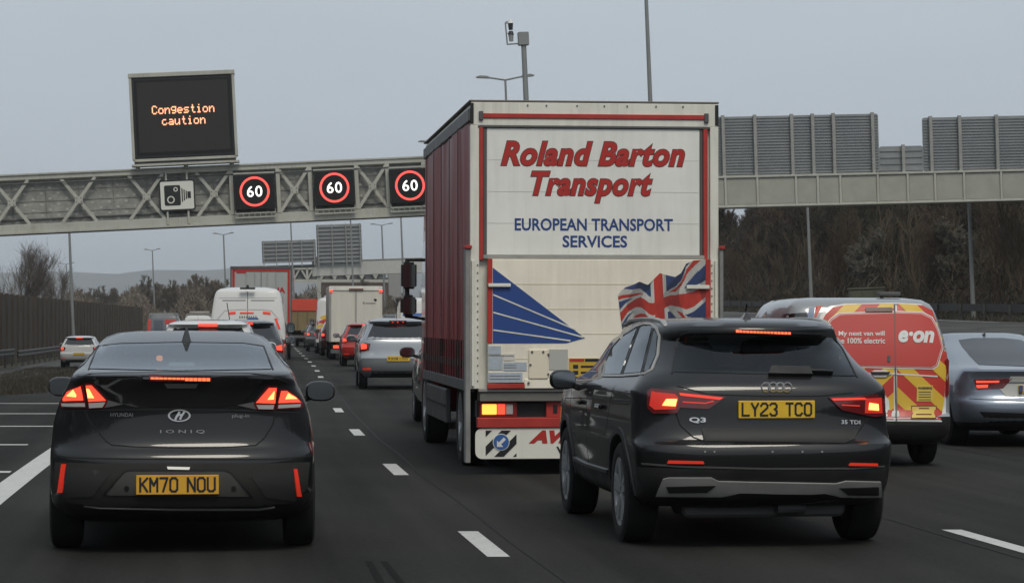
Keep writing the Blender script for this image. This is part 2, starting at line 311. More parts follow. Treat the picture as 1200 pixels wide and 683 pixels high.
class Car:
    def __init__(s, root, levels, paintm, K=13, KS=22, sub=.045, bow=.03):
        s.root = root; s.paint = paintm; s.levels = levels
        s.vs, s.fs = body_mesh(levels, K, KS, sub, bow)
        s.bvh = BVHTree.FromPolygons([Vector(v) for v in s.vs], s.fs)
        s.M = Matrix.Translation(root.location) @ root.rotation_euler.to_matrix().to_4x4(); s.Mi = s.M.inverted()
        s.o = s.Mi @ Vector((0, 0, CAMZ)); s.cuts = []
    def ray_px(s, p, near=True):
        d = (s.Mi.to_3x3() @ Vector(((p[0]-600)/F, 1, (HY-p[1])/F))).normalized()
        h, n, i, _ = s.bvh.ray_cast(s.o, d)
        if h is None:
            # beyond the outline: closest point of the body to the ray
            q = s.o+d*((Vector((0, .3, .8))-s.o).dot(d)); h, n, i, _ = s.bvh.find_nearest(q)
        return h, n
    def ray(s, p, mode):
        if mode == 'px': return s.ray_px(p)
        o, d = {'rear': ((p[0], -6, p[1]), (0, 1, 0)), 'left': ((-6, p[0], p[1]), (1, 0, 0)), 'right': ((6, p[0], p[1]), (-1, 0, 0)), 'front': ((p[0], 12, p[1]), (0, -1, 0))}[mode]
        h, n, i, _ = s.bvh.ray_cast(Vector(o), Vector(d))
        if h is None:
            q = Vector((p[0], 0 if mode == 'rear' else 6, p[1])) if mode in ('rear', 'front') else Vector((-1 if mode == 'left' else 1, p[0], p[1]))
            h, n, i, _ = s.bvh.find_nearest(q)
        return h, n
    def patch(s, name, poly, m, mode='px', off=.006, res=None, skirt=.012, parent=None, smooth=True, cut=False):
        """a panel that lies on the body: outline cast onto the surface, raised by off, with a skirt down into it"""
        res = res or (9 if mode == 'px' else .06)
        pts = []
        for i, a in enumerate(poly):
            b = poly[(i+1) % len(poly)]; n = max(1, int(math.dist(a, b)/res))
            pts += [(lerp(a[0], b[0], k/n), lerp(a[1], b[1], k/n)) for k in range(n)]
        nb = len(pts); x0 = min(p[0] for p in pts); x1 = max(p[0] for p in pts); y0 = min(p[1] for p in pts); y1 = max(p[1] for p in pts)
        ins = []
        gx = max(1, int((x1-x0)/res)); gy = max(1, int((y1-y0)/res))
        if gx*gy < 4000:
            for i in range(1, gx+1):
                for j in range(1, gy+1):
                    p = Vector((x0+(x1-x0)*(i-.5)/gx, y0+(y1-y0)*(j-.5)/gy))
                    inside = False; k = nb-1
                    for t in range(nb):
                        a = pts[t]; b = pts[k]
                        if (a[1] > p.y) != (b[1] > p.y) and p.x < (b[0]-a[0])*(p.y-a[1])/(b[1]-a[1])+a[0]: inside = not inside
                        k = t
                    if inside: ins.append(p)
        vv = [Vector(p) for p in pts]+ins
        ov, oe, of, *_ = geometry.delaunay_2d_cdt(vv, [(i, (i+1) % nb) for i in range(nb)], [], 1, 1e-6)
        P = []
        for p in ov:
            h, n = s.ray(p, mode); P.append((h, n))
        vs = [h+n*off for h, n in P]; fs = [tuple(f) for f in of]
        cnt = {}
        for f in fs:
            for a, b in zip(f, f[1:]+f[:1]): cnt[(a, b)] = 1
        edge = [(a, b) for (a, b) in cnt if (b, a) not in cnt]
        if skirt:
            mp_ = {}
            for a, b in edge:
                for q in (a, b):
                    if q not in mp_: mp_[q] = len(vs); vs.append(P[q][0]-P[q][1]*skirt)
                fs.append((b, a, mp_[a], mp_[b]))
        b = MB(); b.add(vs, fs); o = b.build(name, m, parent or s.root, smooth=smooth, ang=40)
        if cut:
            hits = [s.ray(p, mode)[0] for p in pts]
            s.cuts.append((cut, hits))
        return o
    def line(s, name, pl, wd, m, mode='px', off=.004, parent=None, closed=False, skirt=.004):
        """a narrow strip along a polyline cast on the body"""
        res = 6 if mode == 'px' else .05; pts = []
        seg = list(zip(pl, pl[1:]))+([(pl[-1], pl[0])] if closed else [])
        for a, b in seg:
            n = max(1, int(math.dist(a, b)/res)); pts += [(lerp(a[0], b[0], k/n), lerp(a[1], b[1], k/n)) for k in range(n)]
        if not closed: pts.append(pl[-1])
        H = [s.ray(p, mode) for p in pts]; vs = []; fs = []; n = len(H)
        for i, (h, nn) in enumerate(H):
            a = H[(i-1) % n if closed else max(0, i-1)][0]; b = H[(i+1) % n if closed else min(n-1, i+1)][0]
            t = (b-a); t = t.normalized() if t.length > 1e-6 else Vector((1, 0, 0)); sd = t.cross(nn).normalized()*wd/2
            vs += [h+sd-nn*skirt, h+sd*.8+nn*off, h-sd*.8+nn*off, h-sd-nn*skirt]
        for i in range(n if closed else n-1):
            j = (i+1) % n
            for k in range(3): fs.append((i*4+k, i*4+k+1, j*4+k+1, j*4+k))
        b = MB(); b.add(vs, fs); return b.build(name, m, parent or s.root, smooth=True, ang=60)
    def text(s, name, body, quad, m, mode='px', off=.008, parent=None, ref=None, **k):
        """quad: top left, top right, bottom right, bottom left"""
        vs, fs = text2d(body, **k); vs = fit(vs, 0, 0, 1, 1); tl, tr, br, bl = [Vector(q) for q in quad]; out = []
        for u, v in vs:
            p = bl.lerp(br, u).lerp(tl.lerp(tr, u), v); h, n = s.ray((p.x, p.y), mode); out.append(h+n*off)
        b = MB(); b.add(out, fs); return b.build(name, m, parent or s.root)
    def finish(s, wheels, name='body', lower=None, lowerz=0, shrink=.9):
        """cut the wheel housings and the window openings and link the body"""
        me = bpy.data.meshes.new(name); me.from_pydata(s.vs, [], s.fs); me.materials.append(s.paint); me.materials.append(INNER); me.materials.append(lower or TRIM)
        mi = [2 if (sum(s.vs[i][2] for i in f)/len(f) < lowerz) else 0 for f in s.fs]; me.polygons.foreach_set('material_index', mi)
        o = link(name, me, s.root); o.parent = None
        cut = MB()
        for (x, y, r, wd) in wheels:
            sg = 1 if x > 0 else -1
            cut.cyl((x-sg*.16, y, r), (x+sg*.4, y, r), r+.045, n=28)
        cut2 = [cut]
        for kind, hits in s.cuts:
            c = MB()
            if kind[0] == 'y':
                y0 = min(h.y for h in hits)-.3; cx = sum(h.x for h in hits)/len(hits); cz = (min(h.z for h in hits)+max(h.z for h in hits))/2
                c.prism([(cx+(h.x-cx)*shrink, cz+(h.z-cz)*(shrink-.04)) for h in hits], y0, kind[1], 'y')
            else:
                pts = [(h.y, h.z) for h in hits]; c.prism(pts, -1.4, 1.4, 'x')
            cut2.append(c)
        objs = []
        for c in cut2:
            cm = c.mesh('cutter', INNER); co = link('cutter', cm); objs.append(co)
            md = o.modifiers.new('b', 'BOOLEAN'); md.operation = 'DIFFERENCE'; md.object = co; md.solver = 'EXACT'; md.material_mode = 'TRANSFER'
        dg = bpy.context.evaluated_depsgraph_get(); dg.update(); n2 = bpy.data.meshes.new_from_object(o.evaluated_get(dg))
        o.modifiers.clear(); o.data = n2; n2.name = name
        for c in objs: bpy.data.objects.remove(c)
        # a vanished result means the cut failed: keep the plain body
        if len(n2.polygons) < 200: o.data = me
        o.data.shade_smooth(); o.data.set_sharp_from_angle(angle=R(30)); o.parent = s.root
        return o
_WH = {}
def wheel(parent, x, y, r, wd, alloy=ALLOY, spokes=5, n=30, twin=False):
    key = (round(r, 3), round(wd, 3), alloy.name, spokes, x > 0, n)
    sg = 1 if x > 0 else -1
    if key not in _WH:
        t = MB(); h = wd/2; t.lathe([(-h*.8, r*.62), (-h, r*.72), (-h, r*.9), (-h*.86, r*.975), (-h*.5, r), (h*.5, r), (h*.86, r*.975), (h, r*.9), (h, r*.72), (h*.8, r*.62)], n=n)
        rm = MB(); rm.lathe([(sg*h*.8, r*.66), (sg*h*.95, r*.68), (sg*h*.9, r*.61), (sg*h*.3, r*.58), (-sg*h*.8, r*.62)], n=n)
        rm.lathe([(sg*h*.2, r*.01), (sg*h*.2, r*.6)], n=n, mi=1)
        for i in range(spokes):
            a = 2*math.pi*i/spokes+.3
            for da in (-.17, .17):
                p = (sg*h*.72, math.cos(a)*r*.12, math.sin(a)*r*.12); q = (sg*h*.82, math.cos(a+da)*r*.64, math.sin(a+da)*r*.64); rm.bar(p, q, .045*r/.35, .035, up=(1, 0, 0))
        rm.cyl((sg*h*.3, 0, 0), (sg*h*.8, 0, 0), r*.17, n=14)
        _WH[key] = (t.mesh('tyre', RUB, smooth=True, ang=40), rm.mesh('rim', [alloy, INNER], smooth=False))
    a, b = _WH[key]
    o = link('wheel', None, parent); o.location = (x, y, r); o.empty_display_size = .1
    link('tyre', a, o); link('rim', b, o); return o
def mirror(parent, x, y, z, m, sg, sx=.12, sz=.085, gl=MIRG):
    o = link('wing_mirror', sphere_mesh('mirror_housing', m, sx, .07, sz, power=.75), parent); o.location = (x, y, z)
    g = MB(); n = 18
    g.prism([(math.copysign(abs(math.cos(t))**.7, math.cos(t))*sx*.86, math.copysign(abs(math.sin(t))**.7, math.sin(t))*sz*.82) for t in [2*math.pi*i/n for i in range(n)]], -.0715, -.04)
    g.build('mirror_glass', gl, o)
    a = MB(); a.bar((-sg*sx*.6, 0, -sz*.5), (-sg*(sx+.12), .03, -sz-.02), .05, .05); a.build('mirror_arm', BLACKP, o, bevel=.01)
    return o
PLO = mat('orange yellow plate', (.66, .35, .03), .45, var=.1, vscale=8)
def plate(car, quad, text, m=PLY, off=.02, mode='px'):
    """number plate as a thin panel with its characters"""
    tl, tr, br, bl = quad; hs = [car.ray(p, mode)[0] for p in quad]
    y = min(h.y for h in hs)-off; b = MB()
    x0 = (hs[0].x+hs[3].x)/2; x1 = (hs[1].x+hs[2].x)/2; z1 = (hs[0].z+hs[1].z)/2; z0 = (hs[2].z+hs[3].z)/2
    p = MB().box(x0, x1, y, y+.05, z0, z1).build('number_plate', m, car.root, bevel=.003)
    plate_text('registration', text, x0+(x1-x0)*.05, z0+(z1-z0)*.17, x1-(x1-x0)*.05, z1-(z1-z0)*.15, y, p)
    return p

# ================================================================== THE SETTING
def rrect(x0, x1, z0, z1, r, n=5):
    P = []
    for cx, cz, a in ((x1-r, z1-r, 0), (x0+r, z1-r, 90), (x0+r, z0+r, 180), (x1-r, z0+r, 270)):
        for i in range(n+1): t = R(a+90*i/n); P.append((cx+r*math.cos(t), cz+r*math.sin(t)))
    return P
def sheet(name, Ls, Ys, zf, m, kind='structure', uv=False):
    vs = [(D(y)+l, y, zf(l, y)) for y in Ys for l in Ls]; n = len(Ls); fs = []
    for j in range(len(Ys)-1):
        for i in range(n-1): fs.append((j*n+i, j*n+i+1, (j+1)*n+i+1, (j+1)*n+i))
    me = bpy.data.meshes.new(name); me.from_pydata(vs, [], fs); me.materials.append(m)
    if uv:
        u = me.uv_layers.new(name='uv'); k = 0
        L2 = [(l, y) for y in Ys for l in Ls]
        for f in fs:
            for i in f: u.data[k].uv = L2[i]; k += 1
    me.shade_smooth(); o = link(name, me); tag(o, kind=kind); return o
def road_mat(name, base, tracks=True):
    m = bpy.data.materials.new(name); m.use_nodes = True; N, L = nodes(m); b = N['Principled BSDF']
    u = N.new('ShaderNodeUVMap'); sp = N.new('ShaderNodeSeparateXYZ'); L.new(u.outputs[0], sp.inputs[0])
    t = N.new('ShaderNodeTexCoord')
    fine = N.new('ShaderNodeTexNoise'); fine.inputs['Scale'].default_value = 55; fine.inputs['Detail'].default_value = 5; fine.inputs['Roughness'].default_value = .8; L.new(t.outputs['Object'], fine.inputs['Vector'])
    mp = N.new('ShaderNodeMapping'); mp.inputs['Scale'].default_value = (1.3, .035, 1); L.new(u.outputs[0], mp.inputs[0])
    lng = N.new('ShaderNodeTexNoise'); lng.inputs['Scale'].default_value = 1.6; lng.inputs['Detail'].default_value = 6; L.new(mp.outputs[0], lng.inputs['Vector'])
    blo = N.new('ShaderNodeTexNoise'); blo.inputs['Scale'].default_value = .35; blo.inputs['Detail'].default_value = 6; L.new(t.outputs['Object'], blo.inputs['Vector'])
    # worn wheel paths: two per 3.65 m lane
    mu = N.new('ShaderNodeMath'); mu.operation = 'MULTIPLY'; mu.inputs[1].default_value = 4*math.pi/3.65; L.new(sp.outputs['X'], mu.inputs[0])
    cs = N.new('ShaderNodeMath'); cs.operation = 'COSINE'; L.new(mu.outputs[0], cs.inputs[0])
    def madd(a, k, c):
        q = N.new('ShaderNodeMath'); q.operation = 'MULTIPLY_ADD'; q.inputs[1].default_value = k
        L.new(a, q.inputs[0])
        if isinstance(c, (int, float)): q.inputs[2].default_value = c
        else: L.new(c, q.inputs[2])
        return q.outputs[0]
    v = madd(cs.outputs[0], .14 if tracks else 0, 1.08-.5*2.0-.5*1.0-.5*2.2-.5*1.0)
    sp2 = N.new('ShaderNodeTexNoise'); sp2.inputs['Scale'].default_value = 16; sp2.inputs['Detail'].default_value = 3; L.new(t.outputs['Object'], sp2.inputs['Vector'])
    v = madd(lng.outputs[0], 2.0, v); v = madd(blo.outputs[0], 1.0, v); v = madd(fine.outputs[0], 2.2, v); v = madd(sp2.outputs[0], 1.0, v)
    mxx = N.new('ShaderNodeMath'); mxx.operation = 'MAXIMUM'; mxx.inputs[1].default_value = .3; L.new(v, mxx.inputs[0]); v = mxx.outputs[0]
    s = N.new('ShaderNodeVectorMath'); s.operation = 'SCALE'; s.inputs[0].default_value = base; L.new(v, s.inputs['Scale']); L.new(s.outputs[0], b.inputs['Base Color'])
    b.inputs['Roughness'].default_value = .85; b.inputs['Specular IOR Level'].default_value = .12
    bp = N.new('ShaderNodeBump'); bp.inputs['Strength'].default_value = .5; bp.inputs['Distance'].default_value = .006; L.new(fine.outputs[0], bp.inputs['Height']); L.new(bp.outputs[0], b.inputs['Normal'])
    return m
ROAD = road_mat('asphalt', (.0215, .0215, .0195)); ROAD2 = road_mat('pale asphalt', (.062, .062, .059), False)
GRASS = mat('rough winter verge', (.034, .032, .020), .95, var=.5, vscale=.8, bump=.6, bscale=6)
LINE = mat('worn white road paint', (.52, .52, .50), .6, var=.16, vscale=7)
N_, L2_ = nodes(LINE); b_ = N_['Principled BSDF']; src = b_.inputs['Base Color'].links[0].from_socket      # chips where the tarmac shows through
t_ = N_.new('ShaderNodeTexCoord'); c_ = N_.new('ShaderNodeTexNoise'); c_.inputs['Scale'].default_value = 14; c_.inputs['Detail'].default_value = 8; c_.inputs['Roughness'].default_value = .8; L2_.new(t_.outputs['Object'], c_.inputs['Vector'])
r_ = N_.new('ShaderNodeMapRange'); r_.inputs[1].default_value = .55; r_.inputs[2].default_value = .66; r_.inputs[4].default_value = .8; L2_.new(c_.outputs[0], r_.inputs[0])
m_ = N_.new('ShaderNodeMix'); m_.data_type = 'RGBA'; m_.inputs[7].default_value = (.06, .06, .057, 1); L2_.new(r_.outputs[0], m_.inputs[0]); L2_.new(src, m_.inputs[6]); L2_.new(m_.outputs[2], b_.inputs['Base Color'])
Ys = [-60, -40, -20, -10]+[i*2.5 for i in range(0, 60)]+[150+i*10 for i in range(0, 46)]+[620, 700, 850, 1000, 1300, 1700, 2200, 2800, 3600, 4600, 6200]
Ls = [-3400, -2400, -1400, -800, -400, -200, -100, -60, -40, -30, -22, -18, -15, -13, -11, -9, -8, -7, -6, -5, -4, 0, 4, 8, 12, 12.5, 13.5, 15, 17, 19, 21, 23, 25, 27, 29, 30, 31, 33, 36, 40, 45, 50, 60, 80, 120, 200, 400, 800, 1400, 2400, 4200]
sheet('ground', Ls, Ys, lambda l, y: gz(l, y)-.05, GRASS)
def ledge(y): return -8.8+4.2*sstep(50, 62, y)-5.4*sstep(122, 150, y)
me_Y = [y for y in Ys if y <= 2200]
NL = 20
vs_L = [i/NL for i in range(NL+1)]
def strip(name, la, lb, Y, z, m, n=NL):
    vs = []; fs = []; uv = []
    for y in Y:
        for i in range(n+1):
            l = lerp(la(y), lb(y), i/n); vs.append((D(y)+l, y, z(l, y))); uv.append((l, y))
    for j in range(len(Y)-1):
        for i in range(n): fs.append((j*(n+1)+i, j*(n+1)+i+1, (j+1)*(n+1)+i+1, (j+1)*(n+1)+i))
    me = bpy.data.meshes.new(name); me.from_pydata(vs, [], fs); me.materials.append(m); u = me.uv_layers.new(name='uv'); k = 0
    for f in fs:
        for i in f: u.data[k].uv = uv[i]; k += 1
    me.shade_smooth(); return tag(link(name, me), kind='structure')
strip('carriageway', ledge, lambda y: 11.9, me_Y, lambda l, y: gz(l, y), ROAD)
slipY = [y for y in Ys if 40 <= y <= 420]
strip('slip_road', lambda y: -13.7, lambda y: lerp(-12.4, -10.6, sstep(78, 112, y)), slipY, lambda l, y: gz(l, y)-.014, ROAD2, 14)
strip('opposite_carriageway', lambda y: 13.4, lambda y: 29.9, [y for y in me_Y if y >= -20], lambda l, y: gz(l, y)+.02, ROAD2, 16)
def marking(pts, z=.004, name='road_marking'):
    b = MB(); n = len(pts)//2
    # pts: left edge then right edge points as (L, Y)
    vs = [(D(y)+l, y, zz) for l, y, zz in pts]; fs = [(i, 2*n-1-i, 2*n-2-i, i+1) for i in range(n-1)]
    b.add(vs, fs); o = b.build(name, LINE); return tag(o, kind='structure')
def mark_line(L0, ya, yb, wd=.12, z=lambda l, y: .004, step=3):
    n = max(1, int((yb-ya)/step)); yy = [ya+(yb-ya)*i/n for i in range(n+1)]
    f = L0 if callable(L0) else (lambda y: L0)
    marking([(f(y)-wd/2, y, z(f(y), y)) for y in yy]+[(f(y)+wd/2, y, z(f(y), y)) for y in reversed(yy)])
for i in range(26): mark_line(0, 16.9+9*i-9, 18.95+9*i-9, .15)
for i in range(14): mark_line(3.62, 17.1+9*i-9, 19.1+9*i-9, .15)
for i in range(8): mark_line(7.28, 17.3+9*i-9, 19.3+9*i-9, .15)
mark_line(11.3, 2, 300, .2)
mark_line(-3.82, 2, 62, .26); mark_line(-3.82, 62, 400, .2)
for y in (27.5, 32.3, 38.0, 43.2, 48.6): mark_line(lambda yy: -5.9, y-.12, y+.12, 3.2)
mark_line(lambda y: -4.0-(y-24)*.02-.35, 26.3, 26.6, .8)
mark_line(29.2, 60, 420, .22, lambda l, y: gz(l, y)+.028)
for i in range(12): mark_line(25.6, 70+9*i, 72+9*i, .15, lambda l, y: gz(l, y)+.028)
# skid marks in front of the camera car's lane line
sk = mat('tyre mark', (.011, .011, .011), .95, spec=.1)
seam_m = mat('sealed joint', (.009, .009, .009), .7, spec=.2)
for l_, ya, yb in ((.22, 2, 160), (3.42, 2, 160), (7.05, 2, 120)):
    yy = list(range(ya, yb, 4)); b = MB(); b.add([(D(y)+l_-.012+.02*math.sin(y*.9), y, .0035) for y in yy]+[(D(y)+l_+.012+.02*math.sin(y*.9), y, .0035) for y in reversed(yy)], [(i, 2*len(yy)-1-i, 2*len(yy)-2-i, i+1) for i in range(len(yy)-1)]); tag(b.build('road_joint', seam_m), kind='structure')
for dx in (0, .12):
    b = MB(); a = PX(428+dx*150, 654, 16.6); c = PX(444+dx*200, 683, 15.0); a.z = c.z = .003
    b.add([a, a+Vector((.045, 0, 0)), c+Vector((.05, 0, 0)), c], [(0, 1, 2, 3)]); tag(b.build('skid_mark', sk), kind='structure')

# far hill ridge on the horizon
HILL = mat('wooded hillside', (.05, .055, .04), .95, var=.35, vscale=.005)
vs = []; fs = []; nx, ny = 90, 10; hr = random.Random(3)
for j in range(ny+1):
    for i in range(nx+1):
        x = -2400+i*40; t = j/ny
        prof = 119+8*math.sin(x*.0026+1.2)+4*math.sin(x*.0085)+3.0*math.sin(x*.03)+hr.random()*4
        prof *= .6+.4*sstep(-2400, -1300, x)
        if x > -500: prof *= 1-.55*sstep(-500, 600, x)
        vs.append((x, 5000+t*700, -2+(prof+2)*math.sin(t*math.pi/2)))
for j in range(ny):
    for i in range(nx): a = j*(nx+1)+i; fs.append((a, a+1, a+nx+2, a+nx+1))
b = MB(); b.add(vs, fs); tag(b.build('hills', HILL, smooth=True, ang=60), kind='structure')

# ------------------------------------------------------------------ vegetation
BARK = mat('bare bark', (.040, .034, .026), .95, var=.3, vscale=2)
BARKL = mat('pale bark', (.12, .10, .085), .95, var=.3, vscale=2)
def tree_mesh(seed, h, spread=.5, twigs=5, tw=.022, depth=4, upright=.5, stem=.18, rat=(.48, .68), first=(5, 6, 7), tl=1.0):
    r = random.Random(seed); T = MB(); C = MB()
    def twig(p, d, ln, wd):
        q = p+d*ln; s = d.cross(Vector((r.uniform(-1, 1), r.uniform(-1, 1), r.uniform(-1, 1)))).normalized()*wd
        C.add([p-s, p+s, q], [(0, 1, 2)])
        for k in range(2):
            m = p.lerp(q, r.uniform(.25, .8)); e = m+(d+Vector((r.uniform(-.8, .8), r.uniform(-.8, .8), r.uniform(-.3, .7)))).normalized()*ln*.55
            s2 = s*.8; C.add([m-s2, m+s2, e], [(0, 1, 2)])
    def br(p, d, ln, rad, lv):
        k = 3 if lv < 2 else 2; pts = [p]; dd = d.copy()
        for i in range(k):
            dd = (dd+Vector((r.uniform(-.2, .2), r.uniform(-.2, .2), r.uniform(0, .14)))).normalized(); pts.append(pts[-1]+dd*ln/k)
        for i in range(k):
            ra = rad*(1-.45*i/k); rb = rad*(1-.45*(i+1)/k)
            (T if lv < 2 else C).cyl(pts[i], pts[i+1], ra, rb, n=6 if lv < 1 else 4 if lv < 3 else 3, caps=False)
        if lv >= depth:
            for i in range(twigs):
                t = r.random(); q = pts[0].lerp(pts[-1], t)
                twig(q, (dd+Vector((r.uniform(-.9, .9), r.uniform(-.9, .9), r.uniform(-.4, .8)))).normalized(), ln*tl*r.uniform(.6, 1.2), tw)
            return
        n = r.choice((3, 4)) if lv else r.choice(first)
        for i in range(n):
            t = lerp(stem if lv == 0 else .25, 1, (i+r.random()*.6)/n); idx = min(k-1, int(t*k)); q = pts[idx].lerp(pts[idx+1], t*k-idx if t < 1 else 1)
            a = r.uniform(0, 2*math.pi); out = Vector((math.cos(a), math.sin(a), 0)); nd = (dd*upright+out*spread+Vector((0, 0, .25))).normalized()
            br(q, nd, ln*r.uniform(*rat)*(1.15-.4*t if lv == 0 else 1), rad*.48, lv+1)
        br(pts[-1], dd, ln*.5, rad*.5, lv+1)
    br(Vector((0, 0, -.2)), Vector((0, 0, 1)), h*.55, h*.016+.02, 0)
    zm = max(v[2] for v in C.v); k = h/zm
    for M in (T, C): M.v = [(x*k, y*k, z*k) for x, y, z in M.v]
    return T, C
def tree_proto(seed, h, name, m, **k):
    T, C = tree_mesh(seed, h, **k); return (T.mesh('trunk', m), C.mesh('crown', m), h)
def place_tree(pr, x, y, z, h, label, cat='tree', group=None, name='bare_tree', rz=None):
    t, c, h0 = pr; o = empty(name, (x, y, z), rnd.uniform(0, 6.28) if rz is None else rz, 0, label, cat, group)
    k = h/h0; o.scale = (k*rnd.uniform(.9, 1.15), k*rnd.uniform(.9, 1.15), k); link('trunk', t, o); link('crown', c, o); return o
BK = [mat('brown winter twigs', (.046, .034, .020), .95), mat('olive winter twigs', (.030, .027, .014), .95), mat('russet winter twigs', (.080, .054, .036), .95), mat('grey budding twigs', (.12, .11, .085), .95)]
protos = [tree_proto(11+i, 9, 'bare_tree', BK[i % 3], spread=.55+.1*(i % 3), twigs=7, tw=.024) for i in range(6)]
tall = [tree_proto(31+i, 9, 'bare_tree', BK[i % 2], spread=.32, twigs=7, tw=.03, upright=1.0, stem=.06) for i in range(3)]
pale = tree_proto(51, 5, 'budding_tree', BK[3], spread=.8, twigs=8, tw=.03)
pr2 = tree_proto(77, 7, 'bare_tree', BARKL, spread=.48, twigs=3, tw=.009, upright=1.2, depth=4, stem=.02, rat=(.60, .85), first=(8, 9), tl=.8)
pr3 = tree_proto(78, 7, 'bare_tree', BARKL, spread=.55, twigs=3, tw=.009, upright=1.1, depth=4, stem=.02, rat=(.58, .8), first=(7, 8), tl=.8)
BF = [mat('hazy brown twigs', (.135, .108, .080), .95), mat('hazy olive twigs', (.115, .098, .070), .95)]  # paler far twigs: distance haze is put into their colour
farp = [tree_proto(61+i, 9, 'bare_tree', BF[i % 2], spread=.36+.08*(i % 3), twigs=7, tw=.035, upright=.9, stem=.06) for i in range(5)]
# behind the noise wall
for px, y, h, sd, lab in ((20, 178, 8.0, 0, 'tall many-stemmed leafless tree rising above the brown noise wall'), (60, 186, 6.4, 2, 'slimmer leafless tree beside the tallest one above the noise wall'), (-12, 172, 6.2, 4, 'leafless tree above the near end of the noise wall')):
    x = (px-600)/F*y; pr = [pr2, pr3, pr3][sd//2]; place_tree(pr, x, y, -.4, h, lab, 'tree', None, 'bare_tree', rz=sd)
rt = random.Random(5)
for i in range(58):
    px = 85+i*6.9+rt.uniform(-4, 4); y = rt.uniform(330, 430); base = 334 if px < 300 else 336
    top = base+rt.uniform(-6, 14)-(9 if rt.random() < .12 else 0)
    if 200 < px < 262: top -= 10
    if px < 170: top += 4
    h = (HY-top)/F*y+1.9; x = (px-600)/F*y
    place_tree(rt.choice(farp), x, y, -.4, h, 'hazy leafless tree in the treeline below the distant hill', 'tree', 'leafless trees of the far treeline')
def thicket(name, n, fn, m, ln, wd, kind='stuff', seed=1):
    r = random.Random(seed); vs = []; fs = []
    for i in range(n):
        x, y, z, hh = fn(r); p = Vector((x, y, z)); d = Vector((r.uniform(-.7, .7), r.uniform(-.7, .7), r.uniform(.2, 1))).normalized()*ln*r.uniform(.6, 1.4)
        s = Vector((r.uniform(-1, 1), r.uniform(-1, 1), r.uniform(-.3, .3))).normalized()*wd*r.uniform(.6, 1.4); k = len(vs)
        vs += [p-s, p+s, p+d]; fs.append((k, k+1, k+2))
    me = bpy.data.meshes.new(name); me.from_pydata([tuple(v) for v in vs], [], fs); me.materials.append(m); return tag(link(name, me), kind=kind)
def fa(r):
    y = 300+r.random()**1.2*150; px = r.uniform(60, 500); z = -.6+r.random()**1.3*4.6*(1+.35*math.sin(px*.09)); return ((px-600)/F*y, y, z, 0)
thicket('undergrowth', 60000, fa, BF[0], .9, .05, seed=2)
def fb(r):
    y = r.uniform(85, 330); l = 33.5+r.random()*14; hm = 5.2+1.6*math.sin(y*.21)+1.2*math.sin(y*.077+l); return (D(y)+l, y, gz(l, y)+r.random()**1.15*hm*(.35+.65*sstep(33, 38, l)), 0)
thicket('undergrowth', 90000, fb, BK[1], .75, .028, seed=3)
thicket('undergrowth', 60000, fb, BK[2], .8, .025, seed=4)
def fc(r):
    y = r.uniform(90, 400); l = 48+r.random()*10; return (D(y)+l, y, gz(l, y)+r.random()*7.0, 0)
thicket('undergrowth', 60000, fc, BK[0], 1.1, .09, seed=6)
def fd(r):
    y = r.uniform(-260, 80); l = 31+r.random()*8; return (D(y)+l, y, gz(l, y)+r.random()**1.2*9.5, 0)
thicket('undergrowth', 26000, fd, BK[0], 2.2, .28, seed=12)  # unseen bank beside and behind the camera, added to darken car reflections
def fe(r):
    y = r.uniform(-260, 85); l = -17-r.random()*8; return (D(y)+l, y, r.random()**1.2*8.5-.3, 0)
thicket('undergrowth', 26000, fe, BK[1], 2.2, .28, seed=13)  # its unseen counterpart on the left, also added for the paint reflections
def ff(r):
    x = r.uniform(-60, 90); return (x, -265-r.random()*20, r.random()**1.2*13, 0)
thicket('undergrowth', 8000, ff, BK[0], 3.5, .5, seed=14)  # unseen growth closing the road behind, added for the same dark reflections
for i in range(96):
    y = 92+i*2.6+rt.uniform(-2, 2); l = 36+rt.random()*15
    h = (7.6 if y < 160 else 9.0)+rt.uniform(-1.2, 1.0); place_tree(rt.choice(protos+tall[:1]), D(y)+l, y, gz(l, y)-.1, h, 'leafless tree in the dense dark wood beyond the opposite carriageway', 'tree', 'leafless trees of the roadside wood')
for px, y, z, h, lab in ((1018, 150, 2.9, 4.2, 'pale budding shrub rising behind the green roadside cabinet'), (1118, 135, 2.6, 4.6, 'pale budding shrub beside the lamp post nearest the end of the wood')):
    place_tree(pale, (px-600)/F*y, y, z, h, lab, 'shrub', None, 'budding_shrub')
BS = [mat('grey brown branches', (.088, .066, .040), .95), mat('tan branches', (.070, .048, .028), .95)]
slim = [tree_proto(91+i, 8, 'slender_tree', BS[i % 2], spread=.45, twigs=3, tw=.012, upright=1.1, depth=3+(i % 2), stem=.12, rat=(.45, .66), first=(9, 11), tl=.8) for i in range(4)]
for i in range(30):
    y = 100+i*5.2+rt.uniform(-2, 2); l = rt.uniform(33, 37.5)
    place_tree(rt.choice(slim), D(y)+l, y, gz(l, y)-.1, rt.uniform(4.6, 7.4), 'slender pale-twigged leafless tree at the front edge of the dark wood', 'tree', 'slender trees along the edge of the wood', 'slender_tree')
# rough grass on the nose between slip road and carriageway
def fg(r):
    y = r.uniform(56, 122); t = r.random(); l = lerp(-12.6, ledge(y)-.05, t); return (D(y)+l, y, gz(l, y)-.05, 0)
thicket('grass', 42000, fg, mat('dry grass blades', (.046, .040, .026), .95, var=.4, vscale=2), .16, .012, seed=8)
def fh(r):
    y = r.uniform(70, 300); l = r.uniform(30.4, 36); return (D(y)+l, y, gz(l, y)-.05, 0)
thicket('grass', 20000, fh, MATS['dry grass blades'], .3, .03, seed=9)

